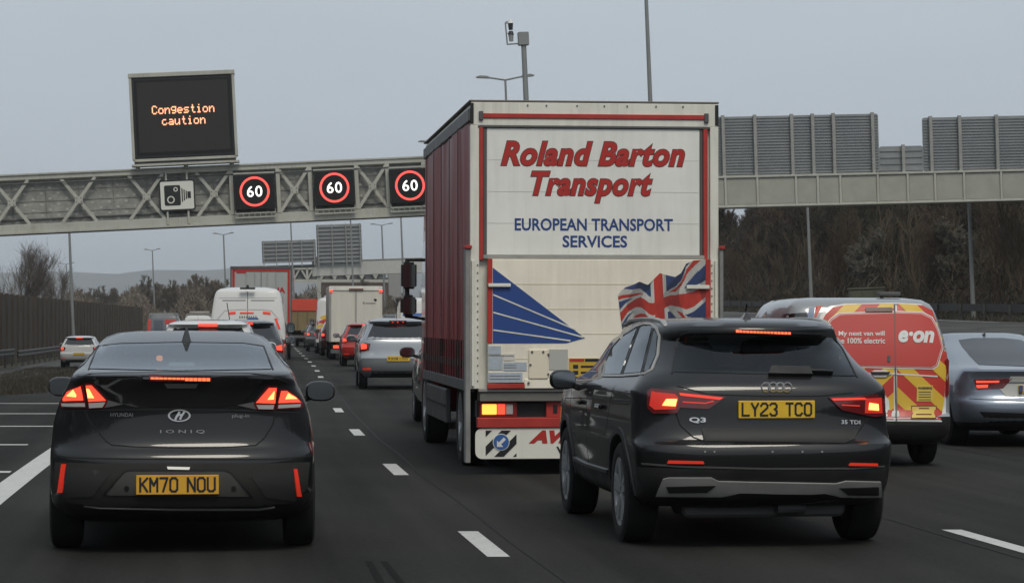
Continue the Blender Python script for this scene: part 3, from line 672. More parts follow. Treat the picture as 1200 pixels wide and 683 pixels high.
# ------------------------------------------------------------------ noise wall, guard rails, barrier
WALLM = [mat('weathered brown board %s' % n, c, .9, var=.22, vscale=1.2, stretch=(3, 3, .4)) for n, c in (('a', (.062, .049, .037)), ('b', (.070, .054, .040)), ('c', (.055, .045, .035)))]
root = empty('noise_wall', (D(95)-15.2, 95, -.62), 0, 0, 'long dark brown timber noise wall behind the slip road guard rail', 'wall')
def rel(o, v): return Vector(v)-Vector(o.location)
rw = random.Random(9)
y = 88.0
while y < 262:
    y2 = y+3.0; a = Vector((D(y)-15.2, y, 0)); c = Vector((D(y2)-15.2, y2, 0)); d = (c-a).normalized(); nrm = Vector((d.y, -d.x, 0))
    b = MB(); k = 12
    for i in range(k):
        p = a.lerp(c, i/k); q = a.lerp(c, (i+.985)/k); off = nrm*(.008 if i % 2 else 0)
        h = 3.58
        vs = [rel(root, p+off), rel(root, q+off), rel(root, q+off-nrm*.05), rel(root, p+off-nrm*.05)]
        vs = [Vector((v.x, v.y, zz)) for zz in (-.1, h) for v in vs]
        b.add(vs, [(3,2,1,0),(4,5,6,7),(0,1,5,4),(1,2,6,5),(2,3,7,6),(3,0,4,7)])
    b.build('panel', rw.choice(WALLM), root)
    pb = MB(); p = rel(root, a); pb.box(p.x-.08, p.x+.12, p.y-.08, p.y+.08, -.1, 3.65); pb.build('post', WALLM[2], root, bevel=.01)
    y = y2
def guard_rail(L0, ya, yb, label, m, base, stepy=3.2, flip=1):
    o = empty('guard_rail', (D(ya)+L0, ya, base(ya)), 0, 0, label, 'guard rail'); yy = [ya+(yb-ya)*i/int((yb-ya)/stepy) for i in range(int((yb-ya)/stepy)+1)]
    prof = [(0, .42), (.035, .46), (.035, .53), (0, .57), (0, .61), (.035, .65), (.035, .72), (0, .76), (-.02, .76), (-.02, .42)]
    b = MB(); vs = []; n = len(prof)
    for y in yy:
        for px_, pz in prof: vs.append(rel(o, (D(y)+L0+px_*flip, y, base(y)+pz)))
    b.add(vs, [(j*n+i, j*n+(i+1) % n, (j+1)*n+(i+1) % n, (j+1)*n+i) for j in range(len(yy)-1) for i in range(n)]); b.build('rail_beam', m, o)
    for y in yy:
        p = rel(o, (D(y)+L0-.08*flip, y, base(y))); b = MB(); b.box(p.x-.05, p.x+.05, p.y-.06, p.y+.06, p.z-.1, p.z+.74); b.build('post', m, o)
    return o
RAIL = mat('dull galvanised rail', (.085, .082, .076), .65, .3, var=.25, vscale=1.5)
guard_rail(-13.9, 84, 124, 'dull steel guard rail in front of the brown noise wall, nearest stretch', RAIL, lambda y: -.50)
guard_rail(-13.9, 126, 246, 'lower continuing steel guard rail beside the slip road towards the far trees', RAIL, lambda y: -.62)
guard_rail(31.0, 84, 330, 'dark guard rail below the wood on the far side of the opposite carriageway', mat('grimy rail', (.05, .048, .044), .8, .2, var=.3, vscale=1), lambda y: gz(31, y), 4)
o = empty('concrete_barrier', (D(20)+12.4, 20, 0), 0, 0, 'low concrete step barrier along the central reservation', 'barrier')
CON = mat('stained concrete', (.20, .195, .18), .85, var=.25, vscale=1.2, bump=.2)
prof = [(-.28, -.05), (-.28, .12), (-.16, .2), (-.1, .9), (.1, .9), (.16, .2), (.28, .12), (.28, -.05)]; n = len(prof)
for s0 in range(20, 200, 12):
    b = MB(); vs = []
    for y in [s0, s0+3, s0+6, s0+9, s0+11.96]:
        for a, c in prof: vs.append(rel(o, (D(y)+12.4+a, y, c)))
    b.add(vs, [(j*n+i, j*n+(i+1) % n, (j+1)*n+(i+1) % n, (j+1)*n+i) for j in range(4) for i in range(n)]+[tuple(range(n)), tuple(range(4*n, 5*n))]); b.build('barrier_segment', CON, o)

# ------------------------------------------------------------------ lamp posts and masts
LAMP = mat('lamp post steel', (.22, .23, .22), .55, .3, var=.1)
def lamp(px, Y, H, base, label, twin=True, r=.11, arm=1.45, name='street_lamp', flat=False, r2=None, lean=TILT, sh=True):
    px += (.85*H*math.tan(lean)/Y*F if sh else 0); o = empty(name, ((px-600)/F*Y, Y, base), head(Y), lean, label, 'lamp post', None)
    b = MB(); b.cyl((0, 0, -.3), (0, 0, H*.28), r*1.15, r, n=10); b.cyl((0, 0, H*.28), (0, 0, H), r, r2 or r*.6, n=10); b.build('pole', LAMP, o, smooth=True)
    for sg in ((-1, 1) if twin else (1,)):
        a = MB(); a.cyl((0, 0, H-.03), (sg*arm*.6, 0, H+.14), .05, .045, n=6); a.build('arm', LAMP, o, smooth=True)
        l = MB(); l.prism([(sg*arm*.55, H+.08), (sg*arm, H+.13), (sg*(arm+.08), H+.19), (sg*arm*.9, H+.27), (sg*arm*.6, H+.22)], -.13, .13); l.build('lantern', LAMP, o, bevel=.02)
    return o
lamp(757.5, 90, 15, 0, 'thick tall lamp post rising out of the picture behind the red and white lorry', r=.10)
lamp(594, 140, 14.8, 0, 'twin-arm lamp post showing its arms just above the roof of the big lorry', arm=1.55, r=.10)
lamp(515, 190, 14.8, 0, 'twin-arm lamp post of which one arm peeks out beside the lorry top')
lamp(470, 285, 14.8, 0, 'lamp post below the gantry nearest to the red curtain side of the lorry', r=.14)
lamp(448, 335, 14.2, 0, 'lamp post standing between the sign back and the lorry below the gantry', r=.15)
lamp(411, 240, 12.3, 0, 'slim lamp post rising in front of the far raised sign panel', r=.10)
lamp(341, 250, 12.3, 0, 'slim lamp post rising in front of the far low sign panel', r=.10)
lamp(262.5, 307, 12, 0, 'twin-arm lamp post behind the white high-roof van', r=.13, arm=1.2)
lamp(179, 364, 12, -.3, 'twin-arm lamp post above the vans with roof loads', r=.13, arm=1.1)
lamp(78, 450, 12, -.3, 'tiny far twin-arm lamp post between the bare trees and the hill', r=.13, arm=1.4)
lamp(87, 150, 8.3, -.5, 'single lamp post in front of the noise wall behind the white hatchback', sh=False, twin=False, r=.10, arm=.9)
lamp(951.5, 150, 9.4, gz(31.5, 150), 'lamp post in front of the dark wood left of the green cabinet', sh=False, twin=False, r=.10, arm=1)
lamp(1141, 122, 8.0, gz(31.5, 122), 'lamp post in front of the dark wood nearest the pale shrub', sh=False, twin=False, r=.10, arm=1)

o = empty('camera_mast', ((630-600)/F*125, 125, 0), head(125), R(2.6), 'thick grey mast topped by a junction box and two traffic cameras', 'mast')
H = 15.15
b = MB(); b.cyl((0, 0, -.3), (0, 0, H), .17, .125, n=14); b.build('pole', LAMP, o, smooth=True)
hb = MB().box(-.27, .26, -.2, .2, H-.1, H+.55).build('junction_box', LAMP, o, bevel=.03, seg=2)
b = MB(); b.cyl((-.27, 0, H), (-.8, 0, H-.02), .035, n=6); b.cyl((-.8, 0, H-.05), (-.85, 0, H+1.05), .035, n=6); b.cyl((-.85, 0, H+1.02), (-.6, 0, H+1.02), .03, n=6); b.build('bracket', LAMP, o)
for zz, nm in ((H+.98, 'camera'), (H+.42, 'camera')):
    c = MB(); c.cyl((-.6, 0, zz-.30), (-.6, 0, zz+.02), .10, .13, n=12); c.cyl((-.6, 0, zz+.02), (-.6, 0, zz+.2), .15, .10, n=12, mi=1); c.build(nm, [BLACKP, WHT] if zz > H+.6 else [GREY, BLACKP], o, smooth=True)
    s_ = MB().bar((-.6, 0, zz+.1), (-.84, 0, zz+.1), .04, .04).build('arm', LAMP, o)

o = empty('roadside_cabinet', ((1011-600)/F*150, 148, gz(33, 148)-.1), 0, TILT, 'square olive green equipment cabinet at the foot of the wood', 'cabinet')
CAB = mat('olive cabinet paint', (.075, .078, .05), .75, var=.2, vscale=3)
MB().box(-1.0, 1.0, -.4, .4, 0, 1.5).build('case', CAB, o, bevel=.02); MB().box(-1.06, 1.06, -.46, .46, 1.5, 1.6).build('lid', CAB, o, bevel=.02)
for x in (-.66, 0, .66): MB().box(x-.3, x+.3, -.425, -.39, .1, 1.42).build('door', CAB, o, bevel=.01)

# ------------------------------------------------------------------ the near gantry over our carriageway
GY = 113.0; S = GY/F; GA = math.atan(.0505)
GLOC = PX(0, 275, GY)
def g_root(name, label, cat, group=None, y=0):
    return empty(name, GLOC, head(GY), GA, label, cat, group)
def g(px, py): return (px*S, ((275-.0505*px)-py)*S)
GW = 2.0                                             # depth of the box girder
MESHP = mat('perforated steel backing', (.27, .27, .245), .7, .2, var=.35, vscale=2.6)
gan = g_root('overhead_gantry', 'long grey lattice gantry beam spanning the queueing traffic', 'gantry')
U0, U1 = -130*S, 652*S
for nm, v0, v1 in (('bottom_chord', 0, .40), ('top_chord', 2.36, 2.62)):
    for y0 in (0, GW): MB().box(U0, U1, y0, y0+.22, v0, v1).build(nm, GREYP, gan, bevel=.015)
    b = MB(); b.box(U0, U1, -.06, 0, v0-.02 if v0 == 0 else v1-.05, v0+.06 if v0 == 0 else v1+.02); b.build('flange', GREYP, gan)
MB().box(U0, U1, .2, GW+.02, .1, .16).build('walkway', DGREY, gan)
posts = [272, 327, 365, 420, 457, 500, 537, 592, 640]
for p in [-120]+posts:
    for y0 in (-.02, GW+.04): MB().box(p*S-.09, p*S+.09, y0, y0+.2, .4, 2.36).build('post', GREYP, gan, bevel=.01)
ctr = [-64, 15, 93, 172, 251, 346, 438.5, 518, 615]
for c in ctr:
    hw = 20 if c < 260 else 18
    for y0 in (.02, GW+.1):
        for sg in (-1, 1):
            b = MB(); b.bar(((c-hw*sg)*S, y0+(.06 if sg > 0 else 0), 2.36), ((c+hw*sg)*S, y0+(.06 if sg > 0 else 0), .4), .14, .06); b.build('brace', GREYP, gan)
bayx = [-120, -64, -25, 15, 54, 93, 133, 172, 212, 251, 272, 327, 365, 420, 457, 500, 537, 592, 640]
for a, c in zip(bayx, bayx[1:]):
    b = MB(); rows = 4
    for k in range(rows):
        z0 = .40+k*.49; b.box(a*S+.02, c*S-.02, .34, .38, z0+.015, z0+.475)
    b.box(a*S, c*S, .385, .40, .38, 2.38)
    nn = int((c-a)*S/.32)
    for k in range(rows):
        for i in range(nn):
            u = a*S+(i+.5)*(c-a)*S/nn; z0 = .40+k*.49+.12+.24*(i % 2); b.add([(u-.07, .335, z0-.03), (u+.07, .335, z0-.03), (u+.05, .335, z0+.05), (u-.05, .335, z0+.05)], [(0, 1, 2, 3)], 1)
    b.build('backing_panel', [MESHP, GREYP], gan)
for c in ctr:                                        # gusset plates and bolts where the braces meet
    if -30 < c < 480:
        MB().prism(rrect(c*S-.17, c*S+.17, 1.23, 1.53, .05), -.012, .03).build('gusset_plate', GREYP, gan)
        for du, dv in ((-.1, 1.3), (.1, 1.3), (-.1, 1.46), (.1, 1.46)): MB().cyl((c*S+du, -.03, dv), (c*S+du, -.008, dv), .022, n=6).build('bolt', DGREY, gan)
MB().cyl((U0, -.03, 2.2), (U1, -.03, 2.2), .028, n=6).build('cable', DGREY, gan); MB().cyl((U0, .28, .62), (U1, .28, .62), .04, n=6).build('conduit', DGREY, gan)
for px, lab in ((-118, 'leg'), (646, 'leg')):
    b = MB(); b.box(px*S-.35, px*S+.35, .5, 1.5, -6.6-px*S*.05, 2.5); b.build(lab, GREYP, gan, bevel=.03)

# speed signs
SIGNB = mat('matt black sign face', (.008, .008, .009), .6, spec=.3)
LEDW = glow('lit white figures', (1, .96, .92), 1.6); LEDR = glow('lit red ring', (1, .10, .08), 1.15); LEDA = glow('lit amber dots', (1, .42, .22), 1.6)
def ring(b, cx, cz, r0, r1, y, n=48, mi=0, th=.02, a0=0, a1=2*math.pi, sx=1):
    vs = []; fs = []
    for i in range(n+1):
        a = a0+(a1-a0)*i/n
        for r in (r0, r1):
            for yy in (y-th, y): vs.append((cx+r*math.sin(a)*sx, yy, cz+r*math.cos(a)))
    for i in range(n):
        k = i*4; fs += [(k, k+4, k+6, k+2), (k+1, k+3, k+7, k+5), (k+2, k+6, k+7, k+3), (k, k+1, k+5, k+4)]
    b.add(vs, fs, mi)
for cx, cy, lab in ((299, 223.5, 'lit sixty speed limit sign beside the camera sign'), (393, 218.5, 'middle lit sixty speed limit sign on the gantry, between two lattice crosses'), (482.5, 215.5, 'lit sixty speed limit sign partly hidden by the lorry side')):
    o = g_root('speed_sign', lab, 'road sign', 'lane speed signs on the gantry'); u, v = g(cx, cy); hw = 24*S; hh = 20.5*S
    MB().box(u-hw, u+hw, -.42, -.06, v-hh, v+hh).build('housing', BLACKP, o, bevel=.02)
    MB().box(u-hw+.06, u+hw-.06, -.432, -.40, v-hh+.06, v+hh-.06).build('face', SIGNB, o)
    b = MB(); ring(b, u, v, .565, .665, -.435); b.build('red_ring', LEDR, o)
    flat_text('figures', '60', u-.34, v-.24, u+.34, v+.25, -.436, LEDW, o, bold=.008, spacing=1.1)
    b = MB()
    for z in (v+hh+.03, v-hh-.2): b.box(u-hw, u+hw, -.3, -.24, z, z+.06)
    for k in range(7): b.box(u-hw+.1+k*.25, u-hw+.13+k*.25, -.3, -.25, v-hh-.34, v-hh-.14)
    for x_ in (u-hw-.0, u+hw-.05): b.box(x_, x_+.05, -.24, -.19, v-hh-.38, v+hh+.09)
    b.box(u-hw, u+hw, -.3, -.24, v-hh-.38, v-hh-.33); b.build('bracket', GREYP, o)
# camera warning sign
o = g_root('camera_sign', 'white square sign with a black speed camera symbol on the gantry', 'road sign'); u, v = g(208, 228); hw = 21*S; hh = 18*S
MB().prism(rrect(u-hw, u+hw, v-hh, v+hh, .1), -.12, -.08).build('plate', mat('sign black', (.012, .012, .012), .5), o)
SW = mat('sign white', (.62, .62, .56), .5)
MB().prism(rrect(u-hw+.06, u+hw-.06, v-hh+.06, v+hh-.06, .07), -.124, -.1).build('face', SW, o)
k = S; b = MB()
b.prism(rrect(u-15*k, u+4*k, v-12*k, v+12*k, .08), -.128, -.115)
b.box(u+5.2*k, u+6.6*k, -.128, -.115, v-8*k, v+8*k); b.box(u+7.6*k, u+9*k, -.128, -.115, v-6.5*k, v+6.5*k); b.box(u+10*k, u+11.4*k, -.128, -.115, v-5*k, v+5*k); b.box(u+12*k, u+16*k, -.128, -.115, v-4*k, v+4*k)
b.build('camera_symbol', MATS['sign black'], o)
b = MB(); ring(b, u-7.5*k, v-5*k, 3.1*k, 4.4*k, -.129); ring(b, u-1.5*k, v+7*k, 1.5*k, 2.6*k, -.129); b.build('lens_symbol', SW, o)
b = MB(); b.box(u-.5, u-.42, -.08, -.02, 0.1, 2.5); b.box(u+.42, u+.5, -.08, -.02, 0.1, 2.5); b.build('bracket', GREYP, o)
# message sign
o = g_root('message_sign', 'large black electronic message sign reading Congestion caution above the gantry', 'road sign')
ua, _ = g(161, 188); ub = ua+118*S; va = 2.62+.42; vb = va+95*S
MB().box(ua, ub, -.5, .25, va, vb).build('housing', BLACKP, o, bevel=.02)
MB().box(ua+.12, ub-.1, -.512, -.46, va+.12, vb-.12).build('screen', SIGNB, o)
MB().box(ua+.24, ub-.22, -.518, -.5, va+.26, vb-.22).build('display_panel', mat('display lattice', (.018, .016, .015), .7), o)
MB().box(ua-.12, ub+.12, -.56, .3, vb, vb+.2).build('top_frame', GREYP, o, bevel=.02)
for x in (ua-.1, ub-.02): MB().box(x, x+.12, -.53, .1, va-.05, vb).build('side_frame', GREYP, o, bevel=.01)
b = MB(); b.box(ua-.15, ub+.15, -.5, .3, va-.34, va-.24); b.box(ua-.05, ub+.05, -.5, -.42, va-.14, va-.02); b.build('bottom_frame', GREYP, o, bevel=.01)
MB().box(ua-.02, ub, -.4, .2, va-.24, va-.02).build('dark_tray', DGREY, o)  # dark steel tray between housing and bottom frame
for x in (ua+.1, (ua+ub)/2, ub-.2): MB().cyl((x, -.1, 2.55), (x, -.1, va-.3), .1, n=8).build('foot', GREYP, o)
# dot-matrix lettering
FONT = {'C': '01110 10001 10000 10000 10000 10001 01110', 'o': '00000 00000 01110 10001 10001 10001 01110', 'n': '00000 00000 10110 11001 10001 10001 10001', 'g': '00000 01111 10001 10001 01111 00001 01110',
 'e': '00000 00000 01110 10001 11111 10000 01110', 's': '00000 00000 01111 10000 01110 00001 11110', 't': '00100 00100 01110 00100 00100 00100 00011', 'i': '00100 00000 01100 00100 00100 00100 01110',
 'c': '00000 00000 01110 10000 10000 10001 01110', 'a': '00000 00000 01110 00001 01111 10001 01111', 'u': '00000 00000 10001 10001 10001 10011 01101'}
def dots(word, cx, z0, pit, m, parent):
    b = MB(); n = len(word); w_ = (n*6-1)*pit; x0 = cx-w_/2
    for k, ch in enumerate(word):
        for r_, row in enumerate(FONT[ch].split()):
            for c_, on in enumerate(row):
                if on == '1':
                    x = x0+(k*6+c_)*pit; z = z0+(6-r_)*pit*1.15; q = pit*.5; b.box(x-q, x+q, -.535, -.52, z-q*1.15, z+q*1.15)
    return tag(b.build('lettering', m, parent), kind='stuff')
cxm = (ua+ub)/2+.03
dots('Congestion', cxm, vb-1.62, .0465, LEDA, o); dots('caution', cxm, vb-2.12, .0465, LEDA, o)

# ------------------------------------------------------------------ sign gantry over the opposite carriageway (seen from behind)
RY = 118.0; S2 = RY/F; RA = math.atan(.0285); RLOC = PX(843, 243, RY)
rg = empty('sign_gantry', RLOC, head(RY), RA, 'solid grey gantry girder over the opposite carriageway in front of the wood', 'gantry')
def g2(px, py): return ((px-843)*S2, ((243-.0285*(px-843))-py)*S2)
A, B = -150*S2, 470*S2
MB().box(A, B, .04, 1.6, .04, 34*S2).build('girder', GREYP, rg)
MB().box(A, B, -.06, 1.66, -.03, .05).build('flange', GREYP, rg, bevel=.01); MB().box(A, B, -.06, 1.66, 34*S2, 34*S2+.1).build('flange', GREYP, rg, bevel=.01)
vps = [750, 800, 851, 889, 935, 961, 988, 1033, 1069, 1102, 1137, 1182, 1225, 1270]
for p in vps: MB().box((p-843)*S2-.05, (p-843)*S2+.05, -.05, .04, .05, 34*S2).build('stiffener', GREYP, rg, bevel=.008)
for a, c in zip(vps, vps[1:]): MB().box((a-843)*S2+.09, (c-843)*S2-.09, .02, .05, .12, 34*S2-.08).build('panel', mat('girder panel grey', (.32, .32, .275), .65, .1, var=.12, vscale=1.5), rg)
for px in (765, 1288): MB().box((px-843)*S2-.4, (px-843)*S2+.4, .3, 1.3, -7.2, .02).build('leg', GREYP, rg, bevel=.03)
SB = mat('sign back aluminium', (.26, .27, .27), .5, .5, var=.12, vscale=1.2)
def sign_back(label, x0, x1, ztop, zbot, pp, off=0, name='direction_sign', pitch=.135):
    o = empty(name, RLOC, head(RY), RA, label, 'road sign'); a = (x0-843)*S2; c = (x1-843)*S2
    MB().prism(rrect(a, c, zbot, ztop, .12), .35+off, .40+off).build('sign_plate', SB, o)
    b = MB(); z = zbot+.08
    while z < ztop-.08: b.box(a+.04, c-.04, .30+off, .352+off, z, z+.045); z += pitch
    tag(b.build('stiffening_rib', SB, o), kind='stuff')
    for p in pp:
        u = (p-843)*S2; MB().box(u-.075, u+.075, .12+off, .3+off, zbot-.35, ztop+.06).build('post', GREY, o, bevel=.01)
    return o
t = 34*S2+.1
sign_back('back of the wide ribbed direction sign nearest the lorry', 760, 1038, t+70*S2, t+.0, [800, 851, 889, 933, 958, 983, 1030])
sign_back('low ribbed sign back filling the gap between the two tall signs', 1038, 1091, t+31*S2, t+.0, [1066], pitch=.3)
sign_back('back of the tall ribbed direction sign at the outer end of the gantry', 1091, 1262, t+64*S2, t+.0, [1100, 1135, 1180, 1222, 1258])

# ------------------------------------------------------------------ the second and third gantries far ahead
Y3 = 300.0; S3 = Y3/F; L3 = PX(300, 326, Y3)
fg_ = empty('girder_gantry', L3, head(Y3), R(2.0), 'pale far gantry girder with ribbed sign backs above the distant queue', 'gantry')
def h3(px, py): return ((px-300)*S3, (326-py)*S3)
def bx3(nm, px0, px1, py0, py1, y0, y1, m, o=fg_): a, z1 = h3(px0, py0); c, z0 = h3(px1, py1); return MB().box(a, c, y0, y1, z0, z1).build(nm, m, o, bevel=.02)
PALEG = mat('pale concrete grey steel', (.42, .42, .39), .7, var=.1)
bx3('girder', 366, 640, 309, 326, 0, 1.5, PALEG); bx3('leg', 371, 375.5, 303, 384, .2, 1, GREYP); bx3('leg', 636, 640, 309, 380, .2, 1, GREYP)
bx3('flange', 366, 640, 308, 309, -.1, 1.6, GREYP); bx3('walkway', 300, 371, 312, 315.5, 0, .6, DGREY)
for nm, lab, x0, x1, y0, y1, nv in (('direction_sign', 'low wide ribbed sign back on the far gantry', 308, 371, 283, 309, 5), ('direction_sign', 'tall raised ribbed sign back on the far gantry beside the low one', 372, 425, 266, 311, 4)):
    o = empty(nm, L3, head(Y3), R(2.0), lab, 'road sign'); bx3('sign_plate', x0, x1, y0, y1, -.5, -.42, SB, o)
    for k in range(nv):
        xx = x0+2+(x1-x0-4)*k/(nv-1); bx3('post', xx-.6, xx+.6, y0-.5, y1+5, -.8, -.5, GREY, o)
    yy = y0+3
    while yy < y1-1: bx3('rib', x0+.5, x1-.5, yy, yy+1.1, -.62, -.5, DGREY, o); yy += 4.6
Y4 = 360.0; S4 = Y4/F; L4 = PX(300, 330, Y4)
f4 = empty('lattice_gantry', L4, head(Y4), R(1.5), 'distant lattice gantry with a broad concrete leg beyond the far girder', 'gantry')
def bar4(nm, x0, y0, x1, y1, wd, yy=0): b = MB(); b.bar(((x0-300)*S4, yy, (330-y0)*S4), ((x1-300)*S4, yy, (330-y1)*S4), wd, .25); b.build(nm, GREYP, f4)
bar4('top_chord', 308, 314, 455, 318, .45); bar4('bottom_chord', 308, 329, 455, 333, .4)
for k in range(9):
    x = 312+k*16; bar4('post', x, 314, x, 330, .3); bar4('brace', x, 329, x+8, 315, .25, .1); bar4('brace', x+8, 315, x+16, 329, .25, .1)
MB().box((312-300)*S4, (452-300)*S4, .5, .6, -.1, 1.7).build('backing_panel', DGREY, f4)
MB().box((455-300)*S4, (470-300)*S4, -.3, 1.3, -6.8, 1.6).build('leg', mat('grey concrete leg', (.26, .26, .25), .8, var=.1), f4, bevel=.05)
MB().box((308-300)*S4, (312-300)*S4, 0, 1, -6.8, 1.6).build('leg', GREYP, f4, bevel=.05)
o = empty('footbridge', PX(380, 347, 400), head(400), 0, 'dark brown bridge parapet far down the road behind the white box lorry', 'bridge')
BRN = mat('rusty bridge steel', (.085, .06, .045), .8, var=.2)
MB().box(-.5, 11.6, 0, 2, 0, 1.9).build('deck', BRN, o); MB().box(-.5, 11.6, -.1, 0, 1.9, 2.9).build('parapet', BRN, o)
for x in (-.5, 10.9): MB().box(x, x+.7, .3, 1.6, -5.7, 0).build('pier', MATS['grey concrete leg'], o)

# ================================================================== VEHICLES
def lv(rows, lr=.35, nr=3.0, lf=.6, nf=2.6):
    return [tuple(r)+(lr, nr, lf, nf) if len(r) == 4 else tuple(r) for r in rows]
def clip(poly, region):
    """convex clip (Sutherland-Hodgman), region given clockwise or not"""
    cx = sum(p[0] for p in region)/len(region); cy = sum(p[1] for p in region)/len(region)
    for i, a in enumerate(region):
        b = region[(i+1) % len(region)]; f = lambda p: (b[0]-a[0])*(p[1]-a[1])-(b[1]-a[1])*(p[0]-a[0]); sg = 1 if f((cx, cy)) > 0 else -1
        out = []
        for j, p in enumerate(poly):
            q = poly[(j+1) % len(poly)]; fp, fq = f(p)*sg, f(q)*sg
            if fp >= 0: out.append(p)
            if fp*fq < 0: t = fp/(fp-fq); out.append((p[0]+(q[0]-p[0])*t, p[1]+(q[1]-p[1])*t))
        poly = out
        if len(poly) < 3: return []
    return poly
GRP = 'vehicles queueing on the motorway'

# ------------------------------------------------------------------ black fastback in the first lane
H_Y = 17.0
r = empty('fastback_car', ((214-600)/F*H_Y, H_Y, 0), head(H_Y), 0, 'black fastback car with brake lights on and yellow KM70 NOU plate', 'car', GRP)
BLACK = paint('black car paint', (.0035, .004, .005), 0, dirt=.45, rough=.4, dc=(.012, .0115, .010), coat=.7)
hy = Car(r, lv([(.20,.74,.32,4.15), (.27,.835,.13,4.32), (.34,.875,.05,4.42), (.50,.888,.0,4.46), (.63,.888,.008,4.46), (.675,.888,.03,4.45), (.72,.886,.075,4.43), (.84,.876,.105,4.30), (.96,.85,.115,3.95), (1.06,.812,.105,3.6),
    (1.13,.775,.085,3.35), (1.165,.757,.060,3.25), (1.190,.742,.060,3.18), (1.202,.736,.085,3.15), (1.218,.725,.26,3.1), (1.25,.69,.55,3.0), (1.32,.645,.92,2.85), (1.39,.595,1.30,2.68), (1.44,.545,1.62,2.5), (1.468,.47,1.85,2.36), (1.482,.32,2.0,2.2)], lr=.40, nr=2.7), BLACK, K=16, KS=26, sub=.03)
hy.patch('rear_window', [(117,406),(140,403.5),(211,402),(285,403),(307,406.5),(318,432.5),(211,434.5),(105,432)], HGLS, off=.004, cut=('y', 3.6), skirt=.008)
hy.line('window_seal', [(104,433),(107,424),(115,405.5),(140,402.5),(211,401),(285,402),(309,405.5),(320,433)], .012, BLACKP)
hy.line('spoiler_edge', [(84,446),(105,438),(135,436.5),(211,436),(290,437),(318,440),(342,450)], .012, BLACKP, off=.003)
GLOSSB = mat('gloss black panel', (.008, .008, .009), .12, coat=1)
lp = hy.patch('lower_rear_window', [(112,442),(170,440),(211,439.5),(252,440),(309,444),(303,452),(283,473),(262,477),(160,477),(140,472),(118,452)], GLOSSB, off=.004)
b_ = hy.patch('high_brake_light', [(175,440.2),(248,441.2),(248,446),(175,445)], DRLENS, off=.012)
for i in range(14): x = 177+i*5; hy.patch('led', [(x,441.9+i*.07),(x+4.2,441.9+i*.07),(x+4.2,444.2+i*.07),(x,444.2+i*.07)], glow('high brake led', (1,.16,.06), 1.7), off=.014, res=4, skirt=.001, parent=b_)
sl = hy.patch('reversing_camera', [(193,449),(232,449),(230,454),(196,454)], mat('dull grey trim', (.09,.09,.085), .5), off=.010)
# tail lights: outer and inner lamp on each side
def lamp_set(car, name, lens, cores, clear=None, extra=None, lm=REDON, label=None):
    o = car.patch(name, lens, DRLENS, off=.012, res=5)
    for q in cores[0]: car.patch('lit_lens', q, lm, off=.016, res=4, skirt=.003, parent=o)
    for q in cores[1]: car.patch('lamp_core', q, HOT, off=.019, res=4, skirt=.002, parent=o)
    for q in clear or []: car.patch('clear_lens', q, CLENS, off=.016, res=5, skirt=.003, parent=o)
    return o
lamp_set(hy, 'tail_light', [(72,475),(74,467),(80,458),(96,450.5),(99.5,451),(101.5,478),(73,478)], ([[(76,467.5),(81,459.5),(96,452.5),(99,469),(76,470)]], [[(80.5,464.5),(88,457),(91.5,463),(91,465.5)]]), [[(74,473),(100.5,472),(101,476.5),(75,476.5)]])
lamp_set(hy, 'tail_light', [(101,449),(109,449.5),(127,469),(123,478),(104.5,479)], ([[(102,450.5),(108.5,451),(125,469),(105,470.5)]], [[(103,455),(106,455.5),(111.5,466),(104.5,466)]]), [[(105,472),(124.5,470.8),(121,477),(106,478)]])
lamp_set(hy, 'tail_light', [(297,473),(313.5,452),(324.5,452.5),(321,480.5),(301,480)], ([[(299.5,471.5),(314.5,453.8),(323,454.3),(321.5,472.5)]], [[(320.5,457.5),(319.7,467.7),(312.5,468)]]), [[(300,474),(320.5,474.3),(319.3,479.3),(302.5,479)]])
lamp_set(hy, 'tail_light', [(323.5,480),(326.5,456),(335,456),(347,464.5),(355,474),(352,478.5)], ([[(325.5,472),(328.5,458),(334.5,458),(345,465.5),(350.5,471.5)]], [[(333,467.5),(336,460.8),(346.5,467.5)]]), [[(325.5,474),(350.5,473.5),(350,477),(325,478.3)]])
GARN = mat('satin grey garnish', (.10, .10, .10), .35, coat=.3)
hy.patch('lamp_garnish', [(126,468.5),(144,473.5),(123.5,477.5)], GARN, off=.008, res=5); hy.patch('lamp_garnish', [(278,474.5),(297,471),(300.5,479.5)], GARN, off=.008, res=5)
hy.line('tailgate_seam', [(100,481),(104,492),(114,504),(125,517),(131,521),(160,523.5),(211,524.5),(262,524),(300,521.5),(310,513),(320,497),(323,483)], .010, INNER, off=.002)
hy.line('crease', [(74,481),(140,480),(211,479),(290,481),(351,483)], .008, BLACKP, off=.003)
hy.line('bumper_seam', [(62,534),(100,536.5),(160,537.5),(262,538),(330,537.5),(365,534)], .012, INNER, off=.002)
DUST = mat('dusty bumper plastic', (.019, .018, .0165), .7, var=.25, vscale=4)
bp_ = hy.patch('lower_bumper', [(66,541),(110,542.5),(211,543),(320,542.5),(362,541),(359,571),(344,588),(300,592),(211,593),(125,592),(82,588),(64,571)], DUST, off=.010)
hy.patch('bumper_recess', [(76,546),(118,551),(128,556),(110,580),(78,583)], mat('recess plastic', (.020,.020,.020), .7), off=.013, parent=bp_); hy.patch('bumper_recess', [(344,550),(300,553),(294,558),(312,582),(345,586)], MATS['recess plastic'], off=.013, parent=bp_)
hy.patch('plate_recess', [(124,577),(146,552.5),(152,550.5),(262,550.5),(269,553),(294,579),(290,580.5),(128,579)], mat('dull recess', (.055,.055,.052), .65, var=.2), off=.014, parent=bp_)
hy.line('recess_edge', [(123,577.5),(146,552),(152,550),(262,550),(270,552.5),(295,580)], .016, BLACKP, off=.018, parent=bp_)
